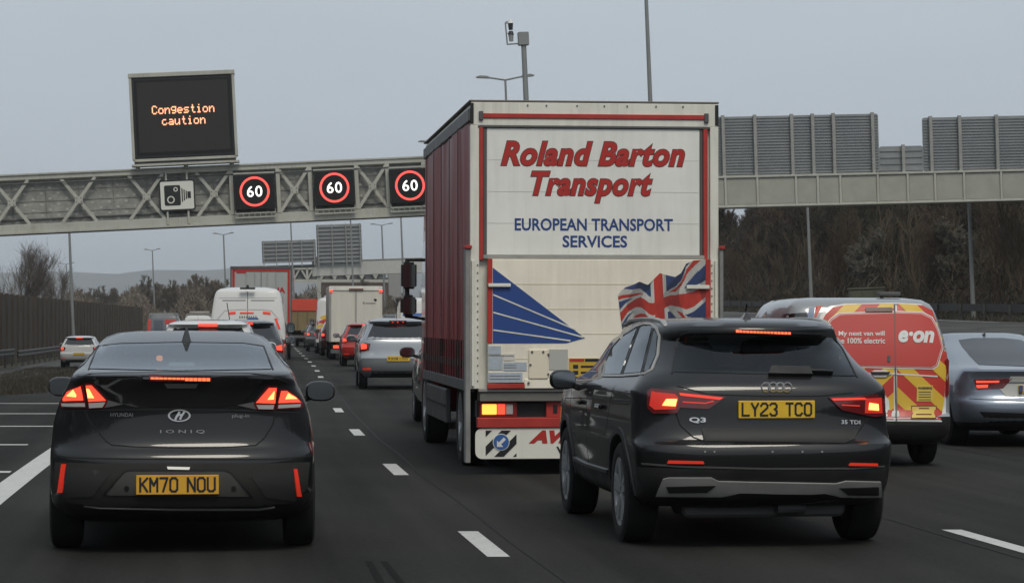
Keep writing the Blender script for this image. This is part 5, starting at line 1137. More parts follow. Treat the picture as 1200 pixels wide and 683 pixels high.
# ------------------------------------------------------------------ other cars and vans
HATCH = [(.17,.86,.05,.95), (.24,.95,.015,.98), (.34,.99,.002,.995), (.44,1,0,1), (.49,.99,.018,.99), (.60,.98,.025,.94), (.67,.96,.03,.86), (.715,.92,.038,.79), (.76,.87,.055,.74), (.84,.81,.083,.68), (.915,.755,.106,.62), (.935,.735,.10,.61), (.95,.72,.088,.60), (.968,.68,.10,.56), (.985,.57,.15,.52), (1,.36,.24,.46)]
VANL = [(.09,.88,.03,.95), (.14,.97,.006,.985), (.20,1,.0,.995), (.3,1,.006,1), (.4,1,.01,.98), (.5,.99,.014,.90), (.6,.975,.018,.85), (.75,.93,.03,.80), (.9,.87,.045,.76), (.955,.82,.052,.74), (.98,.74,.065,.72), (1,.5,.11,.68)]
def car(name, label, cat, px, Y, kind, L, W, H, pm, lit=REDON, plate_text=None, dx=None, z=0, winm=BLKG, lr=None, hi=True, rz=None, mirrors=True, whl=.32, detail=True, pcol=PLY):
    o = empty(name, ((px-600)/F*Y, Y, z), head(Y) if rz is None else rz, 0, label, cat, GRP); hw = W/2
    base = HATCH if kind == 'hatch' else VANL
    c = Car(o, [(a*H, b*hw, c_*L, d*L)+((.30, 3.0, .6, 2.6) if kind == 'hatch' else (.16, 4.5, .6, 3)) for a, b, c_, d in base], pm, K=9, KS=14, sub=.09)
    z_ = lambda k: k*H
    if kind == 'hatch':
        c.patch('rear_window', [(-.80*hw, z_(.70)), (-.62*hw, z_(.915)), (.62*hw, z_(.915)), (.80*hw, z_(.70))], winm, mode='rear', off=.006, res=.15)
        for sg in (-1, 1):
            t = c.patch('tail_light', [(sg*.97*hw, z_(.66)), (sg*.70*hw, z_(.64)), (sg*.74*hw, z_(.55)), (sg*.97*hw, z_(.52))], DRLENS, mode='rear', off=.012, res=.1)
            c.patch('lit_lens', [(sg*.93*hw, z_(.64)), (sg*.80*hw, z_(.63)), (sg*.80*hw, z_(.57)), (sg*.93*hw, z_(.56))], lit, mode='rear', off=.018, res=.1, parent=t)
            if detail: c.patch('reflector', [(sg*.9*hw, z_(.30)), (sg*.70*hw, z_(.30)), (sg*.70*hw, z_(.275)), (sg*.9*hw, z_(.275))], REFL, mode='rear', off=.012, res=.15)
        if hi: c.patch('high_brake_light', [(-.16, z_(.935)), (.16, z_(.935)), (.16, z_(.955)), (-.16, z_(.955))], lit, mode='rear', off=.014, res=.1)
        c.patch('bumper_insert', [(-.75*hw, z_(.17)), (.75*hw, z_(.17)), (.68*hw, z_(.26)), (-.68*hw, z_(.26))], TRIM, mode='rear', off=.008, res=.15)
        side = [(.10*L, z_(.74)), (.30*L, z_(.71)), (.76*L, z_(.70)), (.70*L, z_(.81)), (.62*L, z_(.915)), (.35*L, z_(.935)), (.18*L, z_(.90))]
        pz = (.40, .47)
    else:
        side = [(.72*L, z_(.48)), (.87*L, z_(.48)), (.83*L, z_(.62)), (.79*L, z_(.72)), (.73*L, z_(.72))]
        for sg in (-1, 1):
            t = c.patch('tail_light', [(sg*.985*hw, z_(.44)), (sg*.87*hw, z_(.44)), (sg*.87*hw, z_(.26)), (sg*.985*hw, z_(.26))], DRLENS, mode='rear', off=.012, res=.12)
            c.patch('lit_lens', [(sg*.97*hw, z_(.42)), (sg*.885*hw, z_(.42)), (sg*.885*hw, z_(.37)), (sg*.97*hw, z_(.37))], lit, mode='rear', off=.018, res=.1, parent=t)
        c.patch('rear_bumper', [(-.97*hw, z_(.12)), (.97*hw, z_(.12)), (.97*hw, z_(.2)), (-.97*hw, z_(.2))], TRIM, mode='rear', off=.02, res=.2)
        c.line('door_seam', [(0, z_(.2)), (0, z_(.95))], .02, mat('dark seam', (.08,.08,.08), .7), mode='rear', off=.004)
        pz = (.24, .28)
    for sd_ in ('left', 'right'): c.patch('side_window', side, winm, mode=sd_, off=.006, res=.25)
    c.patch('windscreen', [(-.8*hw, z_(.70 if kind == 'hatch' else .52)), (.8*hw, z_(.70 if kind == 'hatch' else .52)), (.68*hw, z_(.92 if kind == 'hatch' else .74)), (-.68*hw, z_(.92 if kind == 'hatch' else .74))], BLKG, mode='front', off=.006, res=.2)
    h0 = c.ray((0, z_(pz[0])), 'rear')[0].y-.025
    p_ = MB().box(-.26, .26, h0, h0+.03, z_(pz[0]), z_(pz[0])+.11).build('number_plate', pcol, o)
    if plate_text: flat_text('registration', plate_text, -.23, z_(pz[0])+.02, .23, z_(pz[0])+.09, h0, INK, p_, bold=.01, res=1)
    ws = [(sx*(hw-.11), yy, whl, .2) for yy in (.175*L, .80*L) for sx in (-1, 1)]
    c.finish(ws, lowerz=.17*H if kind == 'hatch' else .13*H)
    for x, y, rr, wd in ws: wheel(o, x, y, rr, wd, ALLOY, n=18)
    if mirrors:
        my = .66*L if kind == 'hatch' else .80*L; mz = .70*H if kind == 'hatch' else .56*H
        for sg in (-1, 1): mirror(o, sg*(hw+.12), my, mz, BLACKP if kind == 'van' else pm, sg, .12, .085 if kind == 'hatch' else .16)
    return o, c
PW = paint('white car paint', (.62, .62, .60), 0, dirt=.3, dc=(.2, .19, .17)); PS = paint('silver car paint', (.34, .36, .38), .6, dirt=.25, dc=(.12,.12,.11)); PR = paint('bright red car paint', (.42, .022, .015), .2, dirt=.25); PG = paint('charcoal car paint', (.05, .055, .06), .5, dirt=.3)
PDR = paint('dark maroon car paint', (.07, .015, .018), .3, dirt=.3); PGR = paint('mid grey car paint', (.12, .125, .13), .6, dirt=.3)
o, c = car('silver_people_carrier', 'silver people carrier with dark rear window left of the big lorry', 'car', 467, 58.5, 'hatch', 4.3, 1.80, 1.64, PS, plate_text='RX08 UNV')
c.patch('spoiler_lamp', [(-.2,1.53),(.2,1.53),(.2,1.56),(-.2,1.56)], DRLENS, mode='rear', off=.02)
b = MB().cyl((0, 1.2, 1.62), (0, .95, 2.0), .008, n=5).build('aerial', BLACKP, o)
car('silver_estate_car', 'silver car showing only its left side ahead of the people carrier', 'car', 452, 79, 'hatch', 4.2, 1.76, 1.50, PS)
o, c = car('red_hatchback', 'bright red hatchback with brake lights lit behind the white box lorry', 'car', 430, 89, 'hatch', 4.1, 1.76, 1.52, PR)
car('grey_hatchback', 'mid grey car hemmed in against the red curtain side of the big lorry', 'car', 575, 36.8, 'hatch', 4.1, 1.84, 1.55, PGR)
o, c = car('white_hatchback', 'white hatchback on the slip road in front of the noise wall', 'car', 92.5, 121, 'hatch', 4.3, 1.80, 1.50, PW, z=-.62)
car('white_saloon', 'white car of which only the roof and brake light show over the black fastback', 'car', 243, 42, 'hatch', 4.3, 1.80, 1.585, PW)
o, c = car('dark_hatchback', 'dark car with a blue roof stripe just behind the high-roof white van', 'car', 288, 57.5, 'hatch', 4.2, 1.72, 1.60, PG)
b = MB().cyl((-.38, .9, 1.58), (-.44, .75, 1.98), .010, n=5).build('aerial', BLACKP, o)
MB().prism(rrect(.02, .26, 1.56, 1.65, .04), 1.5, 1.9).build('roof_box', mat('blue roof box', (.04, .09, .22), .4), o, bevel=.02)
# high-roof panel van
o, c = car('high_roof_van', 'white high-roof panel van with red reflective markers on its rear doors', 'van', 290, 67, 'van', 5.9, 2.0, 2.46, PW)
for q_ in ([(-.49,1.74),(-.31,1.76),(-.31,1.82),(-.49,1.80)], [(-.20,1.765),(.16,1.765),(.16,1.80),(-.20,1.80)], [(.40,1.76),(.60,1.74),(.60,1.80),(.40,1.82)], [(-.72,1.44),(-.66,1.52),(-.60,1.56),(-.64,1.48)], [(.70,1.64),(.76,1.64),(.86,1.36),(.80,1.36)]):
    c.patch('reflective_marker', q_, REFL, mode='rear', off=.02, res=.2)
c.line('door_rib', [(-.80,1.6),(-.6,1.84),(-.3,1.87),(.4,1.87),(.62,1.84),(.82,1.6)], .03, mat('pale seam', (.4,.4,.39), .5), mode='rear', off=.006); c.line('door_rib', [(-.74,2.18),(.76,2.18)], .02, MATS['pale seam'], mode='rear', off=.006)
c.line('lettering', [(-.66,2.11),(-.05,2.11)], .035, mat('faded grey print', (.22,.22,.22), .6), mode='rear', off=.006); c.line('lettering', [(.08,2.11),(.70,2.11)], .035, MATS['faded grey print'], mode='rear', off=.006)
for k in range(8): c.line('small_print', [(-.20+k*.06,1.645),(-.20+k*.06,1.70)], .034, DGREY, mode='rear', off=.01)
MB().box(-.2, .2, .1, .2, 2.40, 2.45).build('roof_lamp', BLACKP, o, bevel=.01); MB().cyl((-.0, .16, 2.44), (0, .16, 2.52), .05, .02, n=8).build('camera', BLACKP, o)
# vans with loads on the roof, far left
for px, Y, lab, side in ((191, 150, 'far van with dark and red rear doors and ladders on its roof', 0), (232, 168, 'far white van with a cluttered roof rack beside the ladder van', 1)):
    o, c = car('ladder_van', lab, 'van', px, Y, 'van', 5.2, 1.95, 2.28, PW if side else PGR, mirrors=False, detail=False, z=-.3)
    b = MB()
    for x in (-.7, -.35, 0, .35, .7): b.bar((x, .3, 2.38), (x, 4.2, 2.38), .05, .05)
    for yy in (.4, 1.5, 2.6, 3.8): b.bar((-.8, yy, 2.34), (.8, yy, 2.34), .05, .05)
    b.build('roof_rack', mat('pale ladder metal', (.35,.34,.32), .5, .4), o)
    for sg in (-1, 1): MB().box(sg*.78-.03, sg*.78+.03, .3, 4.2, 2.2, 2.36).build('rack_rail', GREY, o)
    if side: MB().box(-.6, .7, 1, 3.5, 2.4, 2.54).build('roof_load', mat('wrapped load', (.30,.28,.25), .8, var=.3, vscale=3), o, bevel=.04); c.patch('yellow_panel', [(-.85,1.72),(-.35,1.72),(-.35,1.86),(-.85,1.86)], YELP, mode='rear', off=.01)
    else:
        c.patch('red_panel', [(.1,1.72),(.8,1.72),(.75,1.98),(.1,1.98)], REDP, mode='rear', off=.02); c.patch('white_panel', [(.2,1.1),(.6,1.1),(.6,1.68),(.2,1.68)], WHT, mode='rear', off=.02); c.patch('orange_marker', [(-.92,1.2),(-.72,1.2),(-.72,2.0),(-.86,2.0)], ORP, mode='rear', off=.02); c.patch('blue_panel', [(-.55,1.1),(.0,1.1),(.0,1.95),(-.55,1.95)], mat('slate blue door', (.05,.065,.09), .5), mode='rear', off=.02)
# distant queue
for nm, lab, px, Y, kind, L, W, H, pm in (
    ('maroon_hatchback', 'dark maroon car tucked beside the white box lorry', 399, 116, 'hatch', 4.2, 1.8, 1.6, PDR), ('striped_van', 'white van with red and yellow rear stripes ahead of the white box lorry', 394.5, 124, 'van', 5.2, 2.0, 2.75, PW),
    ('grey_estate_car', 'small grey car in the distant queue with brake lamps lit', 379, 134, 'hatch', 4.3, 1.8, 1.5, PGR), ('pale_hatchback', 'distant pale car in the nearer lane under the red tipper', 363, 165, 'hatch', 4.2, 1.8, 1.5, PS),
    ('dark_estate_car', 'small dark car glimpsed between the pale hatchback and the tipper wheels', 352, 188, 'hatch', 4.3, 1.8, 1.5, PG), ('pale_van', 'tiny pale van at the head of the visible queue', 346, 240, 'van', 5.0, 1.9, 2.2, PW), ('red_car', 'small dark red car half hidden by the striped van', 374, 150, 'hatch', 4.1, 1.75, 1.5, PDR),
    ('saloon_car', 'tiny dark car at the far end of the queue', 351, 205, 'hatch', 4.2, 1.8, 1.5, PG), ('white_van', 'white van with a blue roof band peeping out above the silver people carrier', 500, 92, 'van', 5.4, 2.0, 2.42, PW),
    ('small_white_car', 'far small white car between the box lorry and the lorry mirror', 456, 205, 'hatch', 4.2, 1.8, 1.5, PW), ('works_van', 'far van with yellow panel to the side of the box lorry', 462, 190, 'van', 5.0, 1.9, 2.1, PG)):
    o, c = car(nm, lab, 'van' if kind == 'van' else 'car', px, Y, kind, L, W, H, pm, mirrors=(Y < 150), detail=False, lit=REDON if nm != 'white_van' else REDDIM)
    if nm == 'striped_van':
        for k in range(4): c.patch('yellow_stripe' if k % 2 else 'red_stripe', [(-.95,1.0+k*.2),(-.2,1.15+k*.2),(-.2,1.35+k*.2),(-.95,1.2+k*.2)], YELP if k % 2 else ORP, mode='rear', off=.01, res=.3)
    if nm == 'white_van': c.patch('blue_band', [(-.85,1.75),(.85,1.75),(.85,1.86),(-.85,1.86)], mat('blue film', (.05,.13,.36), .4), mode='rear', off=.01)
    if nm == 'works_van': c.patch('yellow_panel', [(-.8,1.1),(.2,1.1),(.2,1.7),(-.8,1.7)], YELP, mode='rear', off=.01)

# ------------------------------------------------------------------ the curtain-side lorry
T_Y = 26.1
t = empty('curtain_lorry', ((697-600)/F*T_Y, T_Y, 0), R(6.2), 0, 'big maroon curtain-side lorry with red italic lettering and a flag on its white rear', 'lorry', GRP)
tx = lambda px: (px-697)/114.3
tz = lambda py: 1.55+(HY-py)/115.0
def tb(nm, x0, x1, y0, y1, d0, d1, m, bev=.004, parent=None): return MB().box(tx(x0), tx(x1), d0, d1, tz(y1), tz(y0)).build(nm, m, parent or t, bevel=bev)
PANW = streaked('white lorry panel', (.80, .80, .745), .4, .3, .16)
PANC = streaked('cream tail lift panel', (.86, .80, .67), .45, .1, .22, (.30, .26, .19))
FRW = streaked('white lorry frame', (.74, .73, .65), .45, .1, .35)
CURT = mat('maroon curtain', (.27, .030, .032), .38, var=.22, vscale=1.3, stretch=(1, 1, .35), bump=.15, bscale=7)
PRED = mat('dull red panel paint', (.40, .030, .022), .5, var=.15, vscale=6)
LB = 6.25
box = MB().box(tx(551)+.02, tx(843)-.02, .03, LB, tz(455), tz(120)-.02).build('box_body', FRW, t)
tb('roof_sheet', 550, 844, 118.2, 120.2, -.01, LB+.02, mat('brown roof edge', (.16,.14,.11), .6))
tb('header', 552, 842, 121, 148, -.02, .04, FRW); tb('header_stripe', 563, 828, 134, 139.5, -.035, -.018, PRED); tb('stripe_clip', 561, 566, 131.5, 142, -.045, -.018, DGREY); tb('stripe_clip', 826, 831, 132, 143, -.045, -.018, DGREY)
for px in (618, 640, 676, 708, 735, 769, 801): tb('rivet', px-.8, px+.8, 123.5, 125.1, -.03, -.018, DGREY, 0)
tb('header_seal', 560, 833, 148, 150.5, -.03, .03, DGREY)
tb('corner_post', 551, 561.5, 148, 455, -.02, .04, FRW); tb('corner_post', 833, 843, 148, 455, -.02, .04, FRW)
tb('corner_seal', 551, 555, 122, 146, -.03, -.018, BLACKP); tb('corner_seal', 839, 843, 122, 146, -.03, -.018, BLACKP)
tb('red_edge', 561.8, 566.2, 150, 305, -.03, .02, PRED); tb('red_edge', 824.8, 830, 150, 305, -.03, .02, PRED)
tb('door_seal', 566.4, 570.2, 150, 300, -.015, .02, DGREY); tb('door_seal', 821, 824.5, 150, 300, -.015, .02, DGREY)
ud = tb('roller_door', 570.4, 820.8, 150.8, 299, -.01, .028, PANW)
for k in range(1, 4): tb('slat_joint', 571, 820, 150.8+k*37-.35, 150.8+k*37+.35, -.012, -.004, mat('panel joint', (.61,.61,.57), .6), 0, ud)
tb('door_sill', 566, 826, 299.2, 303.5, -.04, .03, GREY)
def ttext(body, x0, x1, y0, y1, m, off=0, d=-.010, **k):
    return flat_text('lettering', body, tx(x0), tz(y1), tx(x1), tz(y0), d-off, m, ud, thick=.003, **k)
TXR = mat('lettering red', (.42, .022, .016), .5); TXD = mat('lettering outline', (.05, .02, .02), .6)
def outline_text(body, x0, x1, y0, y1):
    vs0, _ = text2d(body, shear=.28, bold=.038, spacing=1.07); X0 = min(p[0] for p in vs0); X1 = max(p[0] for p in vs0); Y0 = min(p[1] for p in vs0); Y1 = max(p[1] for p in vs0)
    for bold, m, d in ((.058, TXD, -.012), (.038, TXR, -.015)):
        vs, fs = text2d(body, shear=.28, bold=bold, res=4, spacing=1.07); k = [(lerp(tx(x0), tx(x1), (p[0]-X0)/(X1-X0)), d, lerp(tz(y1), tz(y0), (p[1]-Y0)/(Y1-Y0))) for p in vs]
        b = MB(); b.add(k, fs); b.build('lettering', m, ud)
outline_text('Roland Barton', 587, 803, 166, 195); outline_text('Transport', 622, 765, 201, 238)
ttext('EUROPEAN TRANSPORT', 603, 789, 256, 270.5, BLUP, bold=.022); ttext('SERVICES', 659, 735, 276, 290, BLUP, bold=.022)
# tail lift platform folded up
pl = tb('tail_lift', 571, 832, 304, 448, -.09, -.03, PANC, .006)
for k in range(1, 5): tb('plank_joint', 572, 831, 304+k*29-.4, 304+k*29+.4, -.093, -.085, mat('cream joint', (.70,.63,.49), .6), 0, pl)
tb('red_edge', 570, 576, 303.8, 402, -.10, -.08, PRED, .003, pl); tb('red_edge', 826, 832, 303.8, 402, -.10, -.08, PRED, .003, pl)
def tp(nm, pts, d0, d1, m, parent=pl): return MB().prism([(tx(a_), tz(b_)) for a_, b_ in pts], d0, d1).build(nm, m, parent)
tp('blue_arrow', [(576.5,314),(684,396),(662,402),(576.5,402)], -.0935, -.089, mat('arrow blue', (.020,.062,.24), .45))
for (x0, y0), (x1, y1) in (((577,345.5),(673,386)), ((577,366),(682,395)), ((577,386.5),(667,399))):
    b = MB(); b.bar((tx(x0), -.0955, tz(y0)), (tx(x1), -.0955, tz(y1)), .014, .003); b.build('arrow_line', FRW, pl)
tb('grab_bar', 571, 597, 332.5, 336.5, -.13, -.11, FRW, .004, pl); tb('grab_bar', 803, 830, 334, 338.5, -.13, -.11, FRW, .004, pl)
LBL = mat('pale blue label', (.40, .45, .50), .5, var=.12, vscale=30); LBW = mat('white label', (.62, .60, .55), .5)
for q_ in ((571.5, 586, 405, 415, LBL), (571.5, 588, 417, 433, LBL), (571.5, 611, 436, 447.5, LBL), (589, 602, 414, 422, LBW), (589, 616, 424, 434, LBL), (642, 664, 409, 433, mat('label grey', (.45,.45,.42), .5))):
    l_ = tb('label', q_[0], q_[1], q_[2], q_[3], -.096, -.088, q_[4], 0, pl)
for x0, x1, yy in ((571.5, 590, 416.2), (589, 603, 427.5), (589, 603, 430.2), (590, 601, 416.5), (573, 608, 440), (573, 608, 443.5)): tb('small_print', x0, x1, yy-.35, yy+.35, -.098, -.095, mat('faint print', (.10,.10,.12), .6), 0, pl)
hh_ = tb('hatch', 618, 641, 409, 443.5, -.11, -.088, mat('hatch cream', (.76,.69,.55), .5), .008, pl)
for q_ in ((622, 412), (635, 412), (641, 415), (620, 427), (641, 438), (618, 448)): MB().cyl((tx(q_[0]), -.118, tz(q_[1])), (tx(q_[0]), -.09, tz(q_[1])), .012, n=8).build('bolt', DGREY, pl)
wl = tb('warning_label', 665, 700, 419.5, 448, -.097, -.088, mat('label amber', (.55,.36,.04), .5), 0, pl); tb('label_header', 666, 683, 420, 423.5, -.099, -.095, PRED, 0, pl); tb('label_header', 684, 700, 420, 423.5, -.099, -.095, INK, 0, pl)
for k in range(3): tb('pictogram', 670, 676, 427+k*7, 431.5+k*7, -.099, -.095, INK, 0, pl); tb('small_print', 679, 697, 428+k*7, 430.5+k*7, -.099, -.095, INK, 0, pl)
tb('foot_plate', 613, 653, 443.8, 454.5, -.10, -.03, PANC, .004)
tb('red_bar', 570.5, 615, 449, 454.5, -.10, -.04, PRED); tb('red_bar', 652, 824, 449, 454.5, -.10, -.04, PRED)
tb('rear_channel', 562, 832, 455.2, 469.5, -.05, .25, mat('dull channel grey', (.16,.155,.14), .6, .3, var=.15)); tb('channel_lip', 560, 834, 455, 458.5, -.07, -.04, GREY)
# flag print
TOP = [(722.6,346),(727,340),(732,336.5),(740,334),(748,330),(758,334),(765,327),(772,320),(781,322.5),(790,324.5),(797,320),(803,309),(812,305),(826,304)]
BOT = [(729,392),(736,384),(745,382),(755,386),(765,391),(775,388),(785,384),(795,388),(805,392),(815,388),(826,380)]
def along(P, u):
    Ls_ = [0]
    for p, q_ in zip(P, P[1:]): Ls_.append(Ls_[-1]+math.dist(p, q_))
    s = u*Ls_[-1]
    for i in range(len(P)-1):
        if s <= Ls_[i+1] or i == len(P)-2: k = (s-Ls_[i])/(Ls_[i+1]-Ls_[i]); return lerp(P[i][0], P[i+1][0], k), lerp(P[i][1], P[i+1][1], k)
def jack(u, v_):
    x, y = (u-.46)*60, (v_-.5)*30
    if abs(x) < 3.2 or abs(y) < 3.2: return 0
    if abs(x) < 5.4 or abs(y) < 5.4: return 1
    s = y/x if x else 9; d = abs(abs(x)*.5-abs(y))/1.118; sgn = (abs(x)*.5-abs(y))*(1 if x*y > 0 else -1)*(1 if x > 0 else 1)
    if d < 3.0: return 0 if 0 < sgn < 2.2 else 1
    return 2
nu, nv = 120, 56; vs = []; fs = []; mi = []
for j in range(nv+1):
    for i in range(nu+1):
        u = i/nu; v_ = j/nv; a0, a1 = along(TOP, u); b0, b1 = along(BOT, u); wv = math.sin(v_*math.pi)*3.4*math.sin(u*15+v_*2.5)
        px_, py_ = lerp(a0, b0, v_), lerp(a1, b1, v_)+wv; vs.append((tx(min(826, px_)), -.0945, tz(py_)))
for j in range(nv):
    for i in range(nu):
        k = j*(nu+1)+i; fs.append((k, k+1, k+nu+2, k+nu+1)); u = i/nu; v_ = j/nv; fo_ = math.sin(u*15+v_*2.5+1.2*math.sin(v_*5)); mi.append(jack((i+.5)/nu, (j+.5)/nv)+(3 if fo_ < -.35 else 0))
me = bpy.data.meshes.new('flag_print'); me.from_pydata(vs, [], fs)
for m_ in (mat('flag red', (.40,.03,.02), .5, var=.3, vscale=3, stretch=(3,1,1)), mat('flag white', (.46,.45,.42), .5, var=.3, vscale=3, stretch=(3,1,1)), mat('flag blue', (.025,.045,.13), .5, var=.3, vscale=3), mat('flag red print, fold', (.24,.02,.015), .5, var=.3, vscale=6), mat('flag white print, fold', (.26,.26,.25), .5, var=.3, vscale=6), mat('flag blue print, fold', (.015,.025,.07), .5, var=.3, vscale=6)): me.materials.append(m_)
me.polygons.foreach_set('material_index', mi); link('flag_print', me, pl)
# side columns of the lift
for sg, x0, x1 in ((-1, 545, 551), (1, 843.5, 848)):
    tb('lift_column', x0 if sg < 0 else x0, x1, 292, 470 if sg > 0 else 541, -.06, .12, mat('grey lift column', (.26,.26,.25), .5, .3, var=.2), .006); tb('red_cap', x0-.5, x1+1.5, 288, 291.8, -.08, .14, PRED)
tb('lift_strip', 552.5, 555.5, 305, 452, -.05, -.022, FRW); tb('lift_strip', 838, 841, 305, 452, -.05, -.022, FRW)
for k in range(16): tb('rivet', 559, 560.4, 310+k*9, 311.4+k*9, -.03, -.018, DGREY, 0); tb('rivet', 834.2, 835.6, 310+k*9, 311.4+k*9, -.03, -.018, DGREY, 0)
# bumper, lights, valance
tb('bumper_back', 560, 834, 469.5, 489, .06, .3, BLACKP); bb = tb('bumper_beam', 559, 835, 488.5, 500.5, -.04, .1, PRED, .008)
for x0, x1 in ((640, 668), (730, 756)):
    tb('red_block', x0, x1, 470, 488.4, .0, .07, PRED, .004); tb('block_slot', x0+8, x0+13, 474, 484, -.004, .01, BLACKP, 0)
for x0, sg in ((563, 1), (793, -1)):
    lb_ = tb('tail_light', x0-1, x0+43, 470.5, 488.2, .0, .06, mat('red lamp body', (.20,.01,.01), .35), .006); f_ = (lambda a_: x0+a_) if sg > 0 else (lambda a_: x0+42-a_)
    for p0, p1, m_, nm in ((2, 19, ORNG, 'indicator_lens'), (20, 29, REDON, 'lit_lens'), (30, 38, CLENS, 'clear_lens')): xa, xb = sorted((f_(p0), f_(p1))); tb(nm, xa, xb, 473, 485, -.012, .005, m_, .005, lb_)
val = MB().prism([(x, z) for x, z in rrect(tx(557), tx(837), tz(536.5), tz(501), .07)], -.02, .0).build('valance', FRW, t)
for x0 in (567, 579, 594): pass
def stripe(c0): return clip([(c0, 540), (c0+11, 540), (c0+51, 500), (c0+40, 500)], [(569, 503.5), (605, 503.5), (605, 534), (569, 534)])
for c0 in (529, 551, 573, 595):
    s_ = stripe(c0)
    if len(s_) > 2: MB().prism([(tx(x), tz(y)) for x, y in s_], -.024, -.019).build('hatch_stripe', INK, val)
n = 28; MB().prism([(tx(587+9.8*math.cos(2*math.pi*i/n)), tz(517+9.8*math.sin(2*math.pi*i/n))) for i in range(n)], -.028, -.02).build('roundel', FRW, val); MB().prism([(tx(587+9*math.cos(2*math.pi*i/n)), tz(517+9*math.sin(2*math.pi*i/n))) for i in range(n)], -.031, -.02).build('roundel', mat('sign blue', (.04,.12,.34), .4), val)
MB().prism([(tx(x), tz(y)) for x, y in ((582,522.5),(582,515),(584.3,517.3),(590,511.5),(592.5,514),(586.8,519.7),(589.5,522.5))], -.034, -.03).build('keep_left_arrow', WHT, val)
flat_text('lettering', 'AVI', tx(619), tz(518.8), tx(667), tz(503.5), -.021, TXR, val, shear=.35, bold=.07, thick=.003); flat_text('lettering', 'V', tx(651.5), tz(532), tx(661.5), tz(522.5), -.021, INK, val, bold=.03, thick=.003)
# curtain sides, rails, straps
for sg in (-1, 1):
    X = sg*1.262; vs = []; fs = []; ny_, nz_ = 150, 22; z0, z1 = tz(445), 3.60
    for j in range(nz_+1):
        for i in range(ny_+1):
            y = .05+(LB-.1)*i/ny_; z = lerp(z0, z1, j/nz_); bot = (1-j/nz_)**2
            d = .003*math.sin(y*9+z*.7)+.007*math.sin(y*2.1+1.3*z)+bot*.012*math.sin(y*19)
            vs.append((X+sg*(.012+d), y, z))
    for j in range(nz_):
        for i in range(ny_): k = j*(ny_+1)+i; fs.append((k, k+1, k+ny_+2, k+ny_+1))
    b = MB(); b.add(vs, fs); cu_ = b.build('curtain', CURT, t, smooth=True, ang=60)
    MB().box(X-.03, X+.03, .04, LB, 3.585, 3.72).build('top_rail', mat('dull alloy rail', (.20,.20,.20), .5, .5, var=.1), t, bevel=.01); MB().box(X-.035, X+.035, .04, LB, z0-.12, z0-.005).build('side_rail', DGREY, t, bevel=.008)
    for k in range(20):
        y = .22+k*.31; MB().box(X+sg*.02, X+sg*.034, y, y+.035, z0-.05, z0+.40).build('strap', mat('dark strap', (.022,.012,.014), .8), t); MB().box(X+sg*.032, X+sg*.042, y-.01, y+.045, z0+.12, z0+.20).build('buckle', mat('buckle steel', (.09,.07,.07), .45, .4), t)
    for k in range(5): MB().box(X+sg*.030, X+sg*.038, 1.2+k*1.1, 1.215+k*1.1, z0, z1).build('curtain_seam', mat('seam maroon', (.06,.008,.01), .6), t)
    sg_ = MB().box(X-.04, X+.02, 2.7, 5.6, .42, .80).build('side_guard', mat('side guard grey', (.055,.055,.055), .6, var=.2), t, bevel=.01); MB().box(X-.05, X+.03, 2.75, 5.5, .60, .63).build('guard_slot', INNER, t)
    MB().box(sg*.85-.15, sg*.85+.15, .45, .95, .35, .86).build('mudflap_box', BLACKP, t, bevel=.01); MB().box(X-sg*.45-.2, X-sg*.45+.2, 1.05, 1.09, .15, .75).build('mudflap', RUB, t)
for x in (-.42, .42): MB().box(x-.06, x+.06, .3, 8.2, .55, .86).build('chassis_rail', DGREY, t)
MB().box(-1.22, 1.22, .3, 6.1, .84, .9).build('floor', DGREY, t)
for x in (-1.08, 1.08): wheel(t, x, 1.85, .47, .28, ALLOY, 5, twin=True); wheel(t, x*.74, 1.85, .47, .26, ALLOY, 5)
for x in (-1.08, 1.08): wheel(t, x, 7.0, .47, .29, ALLOY, 5)
CABP = mat('red cab paint', (.30, .02, .02), .35, coat=.8)
cb = MB().prism([(6.45,.75),(6.45,3.0),(6.6,3.15),(8.1,2.95),(8.35,2.1),(8.5,1.9),(8.55,.75),(8.5,.4),(7.6,.4),(7.55,.75),(7.35,1.02),(6.65,1.02),(6.5,.75)], -1.15, 1.15, axis='x').build('cab', CABP, t, bevel=.06, seg=2)
for sg in (-1, 1): MB().prism([(7.2,1.9),(7.2,2.6),(8.05,2.6),(8.3,1.95)], sg*1.155-.01, sg*1.155+.01, axis='x').build('side_window', BLKG, t)
MB().box(-1.0, 1.0, 8.25, 8.4, 2.0, 2.8).build('windscreen', BLKG, t, bevel=.02)
for sg in (-1, 1):
    mo = MB().box(sg*1.38-.1, sg*1.38+.1, 7.55, 7.72, 1.98, 2.33).build('wing_mirror', BLACKP, t, bevel=.035, seg=2); MB().box(sg*1.38-.08, sg*1.38+.08, 7.544, 7.552, 2.0, 2.30).build('mirror_glass', MIRG, mo)
    mo = MB().box(sg*1.38-.11, sg*1.38+.1, 7.54, 7.72, 1.62, 1.90).build('wing_mirror', BLACKP, t, bevel=.05, seg=2); MB().box(sg*1.38-.08, sg*1.38+.08, 7.534, 7.542, 1.65, 1.87).build('mirror_glass', MIRG, mo)
    b = MB(); b.cyl((sg*1.12, 7.65, 2.36), (sg*1.42, 7.65, 2.36), .022, n=6); b.cyl((sg*1.40, 7.65, 1.6), (sg*1.40, 7.65, 2.36), .03, n=6); b.cyl((sg*1.12, 7.65, 1.58), (sg*1.40, 7.65, 1.62), .02, n=6); b.build('mirror_arm', BLACKP, t)

